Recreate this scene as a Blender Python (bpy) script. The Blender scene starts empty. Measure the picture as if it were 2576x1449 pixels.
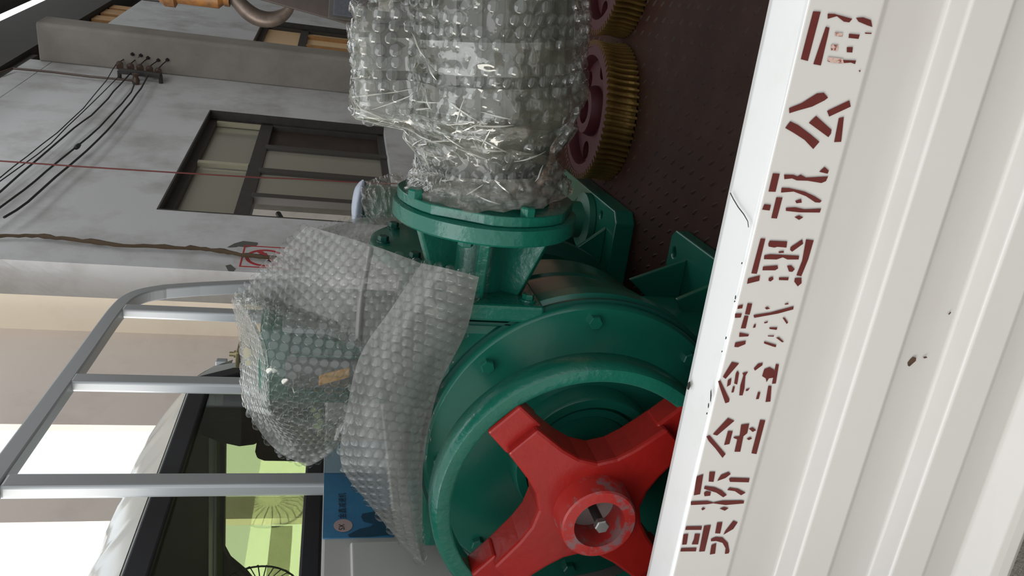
import bpy, bmesh, math, random
from math import sin, cos, tan, pi, radians, sqrt, atan2
from mathutils import Vector, Matrix, noise
random.seed(7)
S = bpy.context.scene
C = S.collection
V = Vector

# ------------------------------------------------------------------ camera (phone held sideways: the picture is turned by 90 degrees)
FPX, PITCH, ROLL, ALPHA = 2000.0, radians(13.5), radians(3.0), radians(20.0)
CAM = V((0, 0, 1.62))
_fh = V((cos(ALPHA), sin(ALPHA), 0)); _Z = V((0, 0, 1))
FW = cos(PITCH) * _fh - sin(PITCH) * _Z
_up = cos(PITCH) * _Z + sin(PITCH) * _fh
_r0 = FW.cross(_up); _d0 = -_up
CX = cos(ROLL) * _d0 + sin(ROLL) * _r0
CY = -sin(ROLL) * _d0 + cos(ROLL) * _r0
cd = bpy.data.cameras.new('camera'); cam = bpy.data.objects.new('camera', cd); C.objects.link(cam)
cam.matrix_world = Matrix(((CX.x, CY.x, -FW.x, CAM.x), (CX.y, CY.y, -FW.y, CAM.y), (CX.z, CY.z, -FW.z, CAM.z), (0, 0, 0, 1)))
cd.sensor_fit = 'HORIZONTAL'; cd.sensor_width = 36.0; cd.lens = FPX / 2576 * 36.0; cd.clip_start = .02; cd.clip_end = 200
S.camera = cam

# ------------------------------------------------------------------ world, lights, exposure
S.view_settings.view_transform = 'Standard'; S.view_settings.look = 'None'
S.view_settings.gamma = 1.0; S.view_settings.use_curve_mapping = False
S.view_settings.exposure = -0.4
S.cycles.use_denoising = True
S.cycles.max_bounces = 8; S.cycles.transparent_max_bounces = 24
S.cycles.caustics_reflective = False; S.cycles.caustics_refractive = False
S.cycles.sample_clamp_indirect = 6.0
W = bpy.data.worlds.new('sky'); S.world = W; W.use_nodes = True
bg = W.node_tree.nodes['Background']; bg.inputs[0].default_value = (.93, .97, 1.0, 1); bg.inputs[1].default_value = 1.5

def area(name, loc, target, sx, sy, power, col=(1, 1, 1)):
    l = bpy.data.lights.new(name, 'AREA'); l.shape = 'RECTANGLE'; l.size = sx; l.size_y = sy; l.energy = power; l.color = col
    o = bpy.data.objects.new(name, l); C.objects.link(o); o.location = loc
    o.rotation_euler = (V(target) - V(loc)).to_track_quat('-Z', 'Y').to_euler()
    return o
# daylight that comes in by the wide open yard side behind the photographer and by the gate in front of the truck
area('yard_daylight', (-4.6, 4.0, 8.6), (1.6, 1.0, 1.1), 11.0, 5.0, 640, (.97, .98, 1.0))
area('gate_daylight', (-2.6, 7.2, 3.6), (4.2, 1.8, 1.6), 4.4, 4.0, 760, (1.0, .95, .86))
area('roof_light_band', (7.0, -1.2, 6.6), (8.4, 2.2, 1.8), 7.0, 1.6, 150, (.97, .98, 1.0))

# ------------------------------------------------------------------ picture point -> point on a plane of the place
def ray(x, y): return (FW * FPX + CX * (x - 1288) - CY * (y - 724.5)).normalized()
def hit(x, y, ax, val):
    d = ray(x, y); i = 'xyz'.index(ax); return CAM + d * ((val - CAM[i]) / d[i])
def hitp(x, y, p0, n):
    d = ray(x, y); return CAM + d * ((V(p0) - CAM).dot(n) / d.dot(n))

# ------------------------------------------------------------------ materials
def mat(name, col, rough=.5, metal=0.0, spec=.5, noise_amt=0.0, nscale=8.0, col2=None, bump=0.0, bscale=60.0, coat=0.0, detail=6.0, contrast=(.35, .7)):
    m = bpy.data.materials.new(name); m.use_nodes = True; nt = m.node_tree; b = nt.nodes['Principled BSDF']
    b.inputs['Base Color'].default_value = (*col, 1); b.inputs['Roughness'].default_value = rough
    b.inputs['Metallic'].default_value = metal; b.inputs['Specular IOR Level'].default_value = spec
    b.inputs['Coat Weight'].default_value = coat; b.inputs['Coat Roughness'].default_value = .12
    tc = nt.nodes.new('ShaderNodeTexCoord')
    if noise_amt > 0 and col2:
        n = nt.nodes.new('ShaderNodeTexNoise'); n.inputs['Scale'].default_value = nscale; n.inputs['Detail'].default_value = detail
        n.inputs['Roughness'].default_value = .65
        r = nt.nodes.new('ShaderNodeValToRGB'); r.color_ramp.elements[0].position = contrast[0]; r.color_ramp.elements[1].position = contrast[1]
        r.color_ramp.elements[0].color = (*col, 1)
        c2 = tuple(a + (b_ - a) * noise_amt for a, b_ in zip(col, col2)); r.color_ramp.elements[1].color = (*c2, 1)
        nt.links.new(tc.outputs['Object'], n.inputs['Vector']); nt.links.new(n.outputs['Fac'], r.inputs['Fac'])
        nt.links.new(r.outputs['Color'], b.inputs['Base Color'])
    if bump > 0:
        n2 = nt.nodes.new('ShaderNodeTexNoise'); n2.inputs['Scale'].default_value = bscale; n2.inputs['Detail'].default_value = 4
        bp = nt.nodes.new('ShaderNodeBump'); bp.inputs['Strength'].default_value = bump; bp.inputs['Distance'].default_value = .004
        nt.links.new(tc.outputs['Object'], n2.inputs['Vector']); nt.links.new(n2.outputs['Fac'], bp.inputs['Height'])
        nt.links.new(bp.outputs['Normal'], b.inputs['Normal'])
    return m

def film(name, tint, opac, gloss_col=(1, 1, 1), rough=.12, edge=.55, dif=(.5, .5, .5), bump=0.0, bscale=90, base=.03, tr=(.93, .94, .93)):
    """clear plastic: mostly see-through, a little milky, shiny at a slant"""
    m = bpy.data.materials.new(name); m.use_nodes = True; nt = m.node_tree; N = nt.nodes
    for n in list(N): N.remove(n)
    out = N.new('ShaderNodeOutputMaterial'); t = N.new('ShaderNodeBsdfTransparent'); t.inputs[0].default_value = (*tr, 1)
    d = N.new('ShaderNodeBsdfDiffuse'); d.inputs[0].default_value = (*dif, 1)
    tl = N.new('ShaderNodeBsdfTranslucent'); tl.inputs[0].default_value = (*dif, 1)
    g = N.new('ShaderNodeBsdfGlossy'); g.inputs[0].default_value = (*gloss_col, 1); g.inputs['Roughness'].default_value = rough
    lw = N.new('ShaderNodeLayerWeight'); lw.inputs['Blend'].default_value = .5
    pw = N.new('ShaderNodeMath'); pw.operation = 'POWER'; pw.inputs[1].default_value = 3.0
    md = N.new('ShaderNodeMixShader'); md.inputs[0].default_value = .4
    m1 = N.new('ShaderNodeMixShader'); m1.inputs[0].default_value = opac
    m2 = N.new('ShaderNodeMixShader'); mu = N.new('ShaderNodeMath'); mu.operation = 'MULTIPLY_ADD'
    mu.inputs[1].default_value = edge; mu.inputs[2].default_value = base
    L = nt.links.new
    L(d.outputs[0], md.inputs[1]); L(tl.outputs[0], md.inputs[2]); L(t.outputs[0], m1.inputs[1]); L(md.outputs[0], m1.inputs[2])
    L(lw.outputs['Facing'], pw.inputs[0]); L(pw.outputs[0], mu.inputs[0]); L(mu.outputs[0], m2.inputs[0]); L(m1.outputs[0], m2.inputs[1]); L(g.outputs[0], m2.inputs[2])
    L(m2.outputs[0], out.inputs[0])
    if bump > 0:
        tc = N.new('ShaderNodeTexCoord'); n2 = N.new('ShaderNodeTexNoise'); n2.inputs['Scale'].default_value = bscale; n2.inputs['Detail'].default_value = 3
        bp = N.new('ShaderNodeBump'); bp.inputs['Strength'].default_value = bump; bp.inputs['Distance'].default_value = .01
        L(tc.outputs['Object'], n2.inputs['Vector']); L(n2.outputs['Fac'], bp.inputs['Height'])
        for s_ in (d, g): L(bp.outputs['Normal'], s_.inputs['Normal'])
        L(bp.outputs['Normal'], lw.inputs['Normal'])
    return m

def glass(name, tint, refl=.08, rough=.02):
    m = bpy.data.materials.new(name); m.use_nodes = True; nt = m.node_tree; N = nt.nodes
    for n in list(N): N.remove(n)
    out = N.new('ShaderNodeOutputMaterial'); t = N.new('ShaderNodeBsdfTransparent'); t.inputs[0].default_value = (*tint, 1)
    g = N.new('ShaderNodeBsdfGlossy'); g.inputs['Roughness'].default_value = rough
    lw = N.new('ShaderNodeLayerWeight'); lw.inputs['Blend'].default_value = .5
    pw = N.new('ShaderNodeMath'); pw.operation = 'POWER'; pw.inputs[1].default_value = 4.0
    mu = N.new('ShaderNodeMath'); mu.operation = 'MULTIPLY_ADD'; mu.inputs[1].default_value = .8; mu.inputs[2].default_value = refl * .5
    mx = N.new('ShaderNodeMixShader'); L = nt.links.new
    L(lw.outputs['Facing'], pw.inputs[0]); L(pw.outputs[0], mu.inputs[0])
    L(mu.outputs[0], mx.inputs[0]); L(t.outputs[0], mx.inputs[1]); L(g.outputs[0], mx.inputs[2]); L(mx.outputs[0], out.inputs[0])
    return m

M = {}
M['green'] = mat('green_enamel', (.006, .098, .064), .24, spec=.55, noise_amt=.5, nscale=5, col2=(.009, .12, .08), bump=.10, bscale=45)
M['green_rough'] = mat('green_cast_enamel', (.006, .10, .066), .24, spec=.55, noise_amt=.6, nscale=12, col2=(.011, .13, .086), bump=.35, bscale=70)
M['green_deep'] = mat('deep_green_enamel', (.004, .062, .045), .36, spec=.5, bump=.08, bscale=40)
M['red'] = mat('red_enamel', (.31, .011, .008), .3, spec=.5, noise_amt=.6, nscale=14, col2=(.22, .009, .007), bump=.22, bscale=55)
M['red_worn'] = mat('worn_red_enamel', (.36, .02, .016), .4, spec=.5, noise_amt=1, nscale=30, col2=(.20, .10, .10), bump=.2, bscale=55, contrast=(.52, .62))
M['steel'] = mat('bare_steel', (.33, .32, .30), .38, metal=.8, noise_amt=.5, nscale=25, col2=(.22, .2, .18))
M['dull_steel'] = mat('dull_steel', (.30, .28, .26), .55, metal=.3, noise_amt=.5, nscale=25, col2=(.2, .18, .16))
M['dark_steel'] = mat('dark_steel', (.05, .045, .042), .5, metal=.5)
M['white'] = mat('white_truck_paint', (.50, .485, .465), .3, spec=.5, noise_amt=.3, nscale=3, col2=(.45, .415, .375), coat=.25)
M['white_lit'] = mat('lit_ledge_white', (.80, .81, .80), .35, spec=.5, noise_amt=.3, nscale=16, col2=(.66, .64, .58), contrast=(.5, .8))  # board white made lighter to carry the overhead light on the ledge
M['cab'] = mat('pale_cab_paint', (.58, .61, .585), .18, spec=.5, coat=.5)
M['paintred'] = mat('stencil_paint', (.085, .014, .011), .6, spec=.25, noise_amt=.5, nscale=60, col2=(.115, .022, .017))
M['paintfaint'] = mat('worn_stencil_paint', (.45, .32, .27), .6, noise_amt=1, nscale=260, col2=(.17, .04, .03), contrast=(.5, .56))
M['rust'] = mat('rust', (.035, .018, .01), .8, noise_amt=.7, nscale=80, col2=(.12, .05, .02))
M['floor'] = mat('rusty_bed_plate', (.026, .0115, .0082), .6, spec=.12, noise_amt=.8, nscale=7, col2=(.044, .018, .012), bump=.15, bscale=90)
M['lug'] = mat('bed_plate_lug', (.022, .0115, .009), .5, spec=.3, noise_amt=.8, nscale=7, col2=(.045, .023, .017))
M['salmon'] = mat('inner_board_paint', (.42, .23, .16), .6)
M['alu'] = mat('silver_rack_paint', (.44, .46, .475), .36, metal=.25, spec=.5)
M['rubber'] = mat('black_rubber', (.018, .018, .022), .55)
M['interior'] = mat('cab_lining', (.035, .033, .030), .8)
M['seat'] = mat('dark_seat_cloth', (.02, .018, .018), .9)
M['wall'] = mat('grey_plaster', (.56, .565, .57), .9, noise_amt=1, nscale=1.6, col2=(.31, .30, .285), bump=.2, bscale=12, detail=9, contrast=(.45, .78))
M['pillar'] = mat('grey_pillar_plaster', (.27, .25, .22), .9, noise_amt=.8, nscale=2.5, col2=(.20, .18, .155), bump=.2, bscale=14)
M['cream'] = mat('cream_plaster', (.80, .70, .56), .9, noise_amt=.8, nscale=2, col2=(.68, .57, .44), bump=.15, bscale=12, contrast=(.5, .8))
M['beige'] = mat('beige_plaster', (.74, .66, .59), .9, noise_amt=.8, nscale=2, col2=(.60, .52, .46), bump=.15, bscale=12, contrast=(.5, .8))
M['roofdark'] = mat('dark_roof_steel', (.032, .027, .024), .8, noise_amt=.5, nscale=4, col2=(.05, .042, .036))
M['ground'] = mat('yard_concrete', (.34, .31, .28), .9, noise_amt=.8, nscale=40, col2=(.22, .20, .18), bump=.6, bscale=160)
M['frame'] = mat('dark_window_frame', (.032, .028, .024), .55, noise_amt=.7, nscale=10, col2=(.055, .05, .042))
M['frame_edge'] = mat('worn_frame_edge', (.055, .05, .043), .5)
M['palewood'] = mat('pale_sash_edge', (.42, .39, .28), .6)
M['wood'] = mat('yellow_wood', (.42, .28, .10), .6, noise_amt=.6, nscale=10, col2=(.30, .18, .07))
M['orangewood'] = mat('varnished_slats', (.50, .27, .10), .5, noise_amt=.7, nscale=5, col2=(.30, .15, .06))
M['wire'] = mat('black_wire', (.012, .011, .01), .6)
M['redcord'] = mat('red_cord', (.16, .035, .03), .7)
M['rope'] = mat('brown_rope', (.085, .055, .03), .9, bump=.6, bscale=120)
M['insul'] = mat('brown_porcelain', (.07, .038, .026), .35)
M['signpaper'] = mat('old_sign_paper', (.55, .55, .54), .7, noise_amt=.7, nscale=12, col2=(.42, .40, .38))
M['signred'] = mat('sign_red', (.42, .035, .04), .6)
M['soot'] = mat('grey_torn_plaster', (.10, .10, .09), .9)
M['hook'] = mat('worn_hook_steel', (.20, .155, .125), .42, metal=.5, noise_amt=.8, nscale=10, col2=(.09, .07, .06))
M['hookbody'] = mat('orange_hook_block', (.34, .14, .03), .5, noise_amt=1, nscale=9, col2=(.08, .05, .03))
M['press'] = mat('dark_brown_press', (.03, .02, .016), .6, noise_amt=.8, nscale=5, col2=(.06, .035, .026))
M['navy'] = mat('navy_mesh_box', (.028, .032, .045), .6, noise_amt=.7, nscale=60, col2=(.05, .055, .07))
M['maroon'] = mat('maroon_enamel', (.045, .0075, .011), .5, spec=.25, noise_amt=.5, nscale=8, col2=(.03, .005, .008), bump=.15, bscale=50)
M['brass'] = mat('bronze_teeth', (.36, .23, .07), .38, metal=.8, noise_amt=.6, nscale=12, col2=(.2, .12, .04))
M['zinc'] = mat('yellow_zinc', (.42, .36, .20), .35, metal=.7)
M['blue'] = mat('blue_poster_print', (.055, .24, .44), .3, noise_amt=.8, nscale=6, col2=(.02, .10, .22), coat=.3)
M['bluepale'] = mat('pale_blue_print', (.30, .42, .50), .3)
M['bluedark'] = mat('dark_blue_print', (.015, .055, .10), .35)
M['ink'] = mat('black_ink', (.01, .01, .012), .5)
M['logo'] = mat('pink_logo_print', (.42, .30, .29), .5)
M['tapefilm'] = film('packing_tape', None, .10, rough=.05, edge=.9, dif=(.50, .47, .36), bump=.3, bscale=22, base=.06)
M['wrapfilm_loose'] = film('bubble_film_loose', None, .26, rough=.1, edge=.7, dif=(.40, .42, .42), bump=.3, bscale=30, base=.03)
M['crease'] = film('white_crease_highlight', None, .5, rough=.12, edge=.9, dif=(.85, .84, .76), base=.15)
M['wrapfilm'] = film('bubble_film_motor', None, .13, rough=.07, edge=.75, dif=(.46, .44, .36), bump=.45, bscale=30, base=.035)
M['wrapbub'] = film('bubbles_motor', None, .03, rough=.05, edge=1.0, dif=(.55, .55, .52), base=.05)
M['sheetfilm'] = film('bubble_film_sheet', None, .60, rough=.25, edge=.35, dif=(.28, .268, .25), bump=.15, bscale=30)
M['sheetbub'] = film('bubbles_sheet', None, .02, rough=.05, edge=1.0, dif=(.6, .6, .6), base=.01)
M['clearfilm'] = film('clear_film', None, .30, rough=.1, edge=.8, dif=(.55, .52, .45), bump=1.0, bscale=30)
M['motor'] = mat('grey_motor_paint', (.06, .06, .052), .45, noise_amt=.5, nscale=9, col2=(.10, .095, .08))
M['motor_green'] = mat('green_motor_paint', (.012, .10, .065), .45)
M['motor_grey'] = mat('light_grey_strip', (.30, .33, .33), .5)
M['label'] = mat('orange_label', (.60, .30, .06), .6)
M['cap'] = mat('pale_blue_cap', (.42, .46, .54), .6, bump=.3, bscale=120)
M['tint'] = glass('green_tinted_glass', (.74, .78, .56))
M['rearglass'] = glass('clear_cab_glass', (.90, .95, .90))
M['frost'] = film('frosted_window_glass', None, .90, rough=.12, edge=.8, dif=(.42, .41, .34), tr=(.4, .4, .32))
M['amber'] = film('amber_window_glass', None, .9, rough=.2, edge=.3, dif=(.92, .74, .50), tr=(.8, .65, .4))

# ------------------------------------------------------------------ mesh helpers
def link(name, me, m, parent=None, smooth=False):
    o = bpy.data.objects.new(name, me); C.objects.link(o)
    if m: me.materials.append(m)
    if smooth:
        for p in me.polygons: p.use_smooth = True
    if parent: attach(o, parent)
    return o
def wloc(o):
    l = V(o.location)
    while o.parent: o = o.parent; l += V(o.location)
    return l
def attach(o, parent):      # meshes are written in place coordinates; the child is moved back by where its parent stands
    o.parent = parent; o.location = V(o.location) - wloc(parent)
def finish(bm, name, m, parent=None, smooth=False, bevel=0, seg=2, angle=35):
    bmesh.ops.recalc_face_normals(bm, faces=bm.faces)
    me = bpy.data.meshes.new(name); bm.to_mesh(me); bm.free()
    o = link(name, me, m, parent, smooth)
    if bevel:
        b = o.modifiers.new('bevel', 'BEVEL'); b.width = bevel; b.segments = seg; b.limit_method = 'ANGLE'; b.angle_limit = radians(angle); b.harden_normals = False
    if smooth:
        try: me.set_sharp_from_angle(angle=radians(38))
        except Exception: pass
    return o
def thing(name, label, cat, loc=(0, 0, 0), group=None):
    o = bpy.data.objects.new(name, None); C.objects.link(o); o.location = loc; o.empty_display_size = .05
    return tag(o, label, cat, group)
def tag(o, label, cat, group=None):
    o['label'] = label; o['category'] = cat
    if group: o['group'] = group
    return o
def struct(o): o['kind'] = 'structure'; return o
def stuff(o): o['kind'] = 'stuff'; return o
def lab(o, s): o['label'] = s; return o

def add_hexa(bm, p):        # p: 4 bottom + 4 top
    v = [bm.verts.new(q) for q in p]
    for f in ((3, 2, 1, 0), (4, 5, 6, 7), (0, 1, 5, 4), (1, 2, 6, 5), (2, 3, 7, 6), (3, 0, 4, 7)): bm.faces.new([v[i] for i in f])
def add_box(bm, c, s, R=None):
    x, y, z = (k / 2 for k in s); q = []
    for dz in (-z, z):
        for dx, dy in ((-x, -y), (x, -y), (x, y), (-x, y)):
            d = V((dx, dy, dz)); q.append(V(c) + (R @ d if R else d))
    add_hexa(bm, q)
def box(name, lo, hi, m, parent=None, bevel=0, seg=2):
    bm = bmesh.new(); lo = V(lo); hi = V(hi); add_box(bm, (lo + hi) / 2, hi - lo); return finish(bm, name, m, parent, bevel=bevel, seg=seg)
def frame_of(axis):
    a = V(axis).normalized(); t = V((0, 0, 1)) if abs(a.z) < .9 else V((1, 0, 0))
    u = t.cross(a).normalized(); w = a.cross(u); return a, u, w
def add_lathe(bm, prof, org, axis, n=32, closed=False, a0=0.0):
    a, u, w = frame_of(axis); org = V(org); rings = []
    for r, t in prof:
        if r < 1e-6: rings.append([bm.verts.new(org + a * t)]); continue
        rings.append([bm.verts.new(org + a * t + (u * cos(a0 + 2 * pi * k / n) + w * sin(a0 + 2 * pi * k / n)) * r) for k in range(n)])
    seq = list(zip(rings, rings[1:])) + ([(rings[-1], rings[0])] if closed else [])
    for A, B in seq:
        for k in range(n):
            k2 = (k + 1) % n
            if len(A) == 1 and len(B) == 1: continue
            if len(A) == 1: bm.faces.new((A[0], B[k2], B[k]))
            elif len(B) == 1: bm.faces.new((A[k], A[k2], B[0]))
            else: bm.faces.new((A[k], A[k2], B[k2], B[k]))
def lathe(name, prof, org, axis, m, parent=None, n=48, closed=False, smooth=True, bevel=0, a0=0.0):
    bm = bmesh.new(); add_lathe(bm, prof, org, axis, n, closed, a0); return finish(bm, name, m, parent, smooth=smooth, bevel=bevel)
def add_tube(bm, pts, r, n=8):
    pts = [V(p) for p in pts]; rings = []; t0 = (pts[1] - pts[0]).normalized(); _, u, w = frame_of(t0)
    for i, p in enumerate(pts):
        t = (pts[min(i + 1, len(pts) - 1)] - pts[max(i - 1, 0)]).normalized()
        u = (u - t * u.dot(t)).normalized(); w = t.cross(u); rr = r[i] if isinstance(r, (list, tuple)) else r
        rings.append([bm.verts.new(p + (u * cos(2 * pi * k / n) + w * sin(2 * pi * k / n)) * rr) for k in range(n)])
    for A, B in zip(rings, rings[1:]):
        for k in range(n): bm.faces.new((A[k], A[(k + 1) % n], B[(k + 1) % n], B[k]))
    bm.faces.new(rings[0][::-1]); bm.faces.new(rings[-1])
def tube(name, pts, r, m, parent=None, n=8):
    bm = bmesh.new(); add_tube(bm, pts, r, n); return finish(bm, name, m, parent, smooth=True)
def sweep_rect(name, pts, hw, side, m, parent=None, bevel=.004):   # box section swept along a path; side = fixed direction of one half width
    bm = bmesh.new(); pts = [V(p) for p in pts]; rings = []; s = V(side).normalized()
    for i, p in enumerate(pts):
        t = (pts[min(i + 1, len(pts) - 1)] - pts[max(i - 1, 0)]).normalized(); q = t.cross(s).normalized()
        rings.append([bm.verts.new(p + s * a * hw[0] + q * b * hw[1]) for a, b in ((-1, -1), (1, -1), (1, 1), (-1, 1))])
    for A, B in zip(rings, rings[1:]):
        for k in range(4): bm.faces.new((A[k], A[(k + 1) % 4], B[(k + 1) % 4], B[k]))
    bm.faces.new(rings[0][::-1]); bm.faces.new(rings[-1])
    return finish(bm, name, m, parent, bevel=bevel, angle=50)
def add_plate(bm, outer, holes, org, u, v, t):     # flat plate with holes: outer and holes are 2D loops in the (u, v) frame, t = thickness vector
    org = V(org); u = V(u); v = V(v); t = V(t); edges = []; loops = []
    for lp in [outer] + holes:
        vs = [bm.verts.new(org + u * a + v * b) for a, b in lp]; loops.append(vs)
        for i in range(len(vs)): edges.append(bm.edges.new((vs[i], vs[(i + 1) % len(vs)])))
    r = bmesh.ops.triangle_fill(bm, use_beauty=True, use_dissolve=False, edges=edges)
    f0 = [g for g in r['geom'] if isinstance(g, bmesh.types.BMFace)]
    if t.length > 0:
        mp = {}
        for vs in loops:
            for x in vs: mp[x] = bm.verts.new(x.co + t)
        for f in f0: bm.faces.new([mp[x] for x in reversed(f.verts)])
        for vs in loops:
            for i in range(len(vs)):
                a, b = vs[i], vs[(i + 1) % len(vs)]; bm.faces.new((a, b, mp[b], mp[a]))
def plate(name, outer, holes, org, u, v, t, m, parent=None, bevel=0, smooth=False):
    bm = bmesh.new(); add_plate(bm, outer, holes, org, u, v, t); return finish(bm, name, m, parent, bevel=bevel, smooth=smooth)
def circ(c, r, n=20, sx=1.0): return [(c[0] + r * sx * cos(2 * pi * k / n), c[1] + r * sin(2 * pi * k / n)) for k in range(n)]
def rect(a0, b0, a1, b1): return [(a0, b0), (a1, b0), (a1, b1), (a0, b1)]
def poly3(name, pts, m, parent=None):
    bm = bmesh.new(); bm.faces.new([bm.verts.new(p) for p in pts]); return finish(bm, name, m, parent)
_boltme = {}
def bolt(name, at, axis, r, h, m, parent, washer=0.0, rot=0.0):
    key = (round(r, 4), round(h, 4), m.name, washer)
    if key not in _boltme:
        bm = bmesh.new()
        if washer: add_lathe(bm, [(0, -.002), (washer, -.002), (washer, .004), (0, .004)], (0, 0, 0), (0, 0, 1), 20)
        add_lathe(bm, [(0, 0), (r, 0), (r, h * .82), (r * .86, h), (0, h)], (0, 0, 0), (0, 0, 1), 6)
        bmesh.ops.recalc_face_normals(bm, faces=bm.faces)
        me = bpy.data.meshes.new(name); bm.to_mesh(me); bm.free(); me.materials.append(m); _boltme[key] = me
    o = bpy.data.objects.new(name, _boltme[key]); C.objects.link(o); o.location = at
    o.rotation_euler = (V(axis).to_track_quat('Z', 'Y') @ Matrix.Rotation(rot, 3, 'Z').to_quaternion()).to_euler()
    attach(o, parent); return o

# ---- bubble wrap: a surface f(u, v) carries a film mesh and domes standing on it in a honeycomb
def grid_mesh(name, f, nu, nv, m, parent):
    bm = bmesh.new(); vs = [[bm.verts.new(f(i / nu, j / nv)) for j in range(nv + 1)] for i in range(nu + 1)]
    for i in range(nu):
        for j in range(nv): bm.faces.new((vs[i][j], vs[i + 1][j], vs[i + 1][j + 1], vs[i][j + 1]))
    me = bpy.data.meshes.new(name); bm.to_mesh(me); bm.free(); return link(name, me, m, parent, smooth=True)
def bubbles(name, f, pitch, m, parent, toward=CAM, keep=None, jitter=0.0, flat=.42, seed=1, skip=0.0):
    rnd = random.Random(seed); verts = []; faces = []
    SEG = 14; prof = ((.475, 0.0), (.475, .2), (.455, .29), (.39, .335))
    eps = .004; u = 0.0; row = 0
    while u < 1.0:
        step_u = pitch * .88 / max(((f(min(u + eps, 1), .5) - f(max(u - eps, 0), .5)).length / (min(u + eps, 1) - max(u - eps, 0))), .02)
        v = 0.0; first = True
        while v < 1.0:
            dv = (f(u, min(v + eps, 1)) - f(u, max(v - eps, 0))).length / (min(v + eps, 1) - max(v - eps, 0))
            sv = pitch / max(dv, .02)
            if first: v += sv * (.25 if row % 2 else .75); first = False
            if v >= 1: break
            ok = (keep is None or keep(u, v)) and rnd.random() >= skip
            if ok:
                p = f(u, v); a = (f(min(u + eps, 1), v) - f(max(u - eps, 0), v)); b = (f(u, min(v + eps, 1)) - f(u, max(v - eps, 0)))
                if a.length > 1e-7 and b.length > 1e-7:
                    n = a.cross(b)
                    if n.length > 1e-10:
                        n.normalize()
                        if n.dot(toward - p) < 0: n = -n
                        if jitter: n = (n + V((rnd.uniform(-1, 1), rnd.uniform(-1, 1), rnd.uniform(-1, 1))) * jitter).normalized()
                        a.normalize(); b = n.cross(a).normalized(); a = b.cross(n)
                        sc = pitch * (1 + rnd.uniform(-.5, .5) * jitter); base = len(verts)
                        for r, h in prof:
                            for k in range(SEG):
                                t = 2 * pi * k / SEG; verts.append(p + (a * cos(t) + b * sin(t)) * r * sc + n * (h * flat / .35 * sc))
                        verts.append(p + n * (flat * .98 * sc)); top = len(verts) - 1
                        for q in range(len(prof) - 1):
                            for k in range(SEG):
                                k2 = (k + 1) % SEG
                                faces.append((base + q * SEG + k, base + q * SEG + k2, base + (q + 1) * SEG + k2, base + (q + 1) * SEG + k))
                        q = len(prof) - 1
                        for k in range(SEG): faces.append((base + q * SEG + k, base + q * SEG + (k + 1) % SEG, top))
            v += sv
        u += step_u; row += 1
    me = bpy.data.meshes.new(name); me.from_pydata([tuple(q) for q in verts], [], faces); me.update()
    o = stuff(link(name, me, m, parent, smooth=True)); me.set_sharp_from_angle(angle=radians(40)); return o
def patch(grid):            # smooth surface through a grid of points (rows of equal length)
    nr, nc = len(grid) - 1, len(grid[0]) - 1
    def cr(p0, p1, p2, p3, t): return .5 * ((2 * p1) + (p2 - p0) * t + (2 * p0 - 5 * p1 + 4 * p2 - p3) * t * t + (3 * p1 - p0 - 3 * p2 + p3) * t ** 3)
    def line(P, t):
        n = len(P) - 1; t = min(max(t, 0), 1) * n; i = min(int(t), n - 1); t -= i
        g = lambda k: P[k] if 0 <= k <= n else (P[0] * 2 - P[1] if k < 0 else P[n] * 2 - P[n - 1])
        return cr(g(i - 1), g(i), g(i + 1), g(i + 2), t)
    return lambda u, v: line([line(r, v) for r in grid], u)

# ================================================================== SETTING
ground = struct(box('floor', (-9, -9, -.1), (22, 14, 0), M['ground']))
WA = radians(-7); w_ = V((cos(WA), sin(WA), 0)); n_ = V((sin(WA), -cos(WA), 0))      # along the wall / out of the wall into the hall
PC = hit(300, 668, 'x', 6.0); PC = V((PC.x, PC.y, 0))
def ws(x, y, off=0.0):      # wall coordinates (along, up) of a picture point on the wall face (off = stand-off into the hall)
    p = hitp(x, y, PC + n_ * off, n_); d = p - PC; return d.dot(w_), p.z
def wp(s, z, off=0.0): return PC + w_ * s + V((0, 0, z)) + n_ * off
def wpx(x, y, off=0.0): s, z = ws(x, y, off); return wp(s, z, off)
def wbox(name, s0, s1, z0, z1, o0, o1, m, parent=None, bevel=0):
    bm = bmesh.new()
    add_hexa(bm, [wp(s, z, o) for z in (z0, z1) for s, o in ((s0, o0), (s1, o0), (s1, o1), (s0, o1))])
    return finish(bm, name, m, parent, bevel=bevel)
ZW = ws(284, 50)[1];                                     # top of the plastered wall
a1, zt1 = ws(382, 526); b1, zt2 = ws(536, 278); WT = (zt1 + zt2) / 2; WB = .95
b2, _ = ws(800, 66); a2, _ = ws(700, 118); a2 -= .9; WT2 = ws(648, 80)[1]
wall = struct(plate('wall_front', rect(0, 0, 16, ZW), [rect(a1, WB, b1, WT), rect(a2, WB, b2, WT2)], wp(0, 0), w_, _Z, -n_ * .28, M['wall']))
# pillar beside the first window
pb, _ = ws(700, 217); hp = hitp(700, 126, wp(pb, 0), w_); pd = (hp - wp(pb, 0)).dot(n_)
pe = hitp(700, 109, wp(0, 0, pd), n_); pe = (pe - PC).dot(w_)
bm = bmesh.new()
pts = []
zp = ws(98, 146)[1]
for z in (0, zp - .05):
    for s, o in ((pb, 0), (pb, pd - .03), (pb + .03, pd), (pe, pd), (pe, 0)): pts.append(bm.verts.new(wp(s, z, o)))
for k in range(5): bm.faces.new((pts[k], pts[(k + 1) % 5], pts[5 + (k + 1) % 5], pts[5 + k]))
bm.faces.new(pts[5:])
pillar = struct(finish(bm, 'pillar', M['pillar'], None, bevel=.02))
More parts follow.
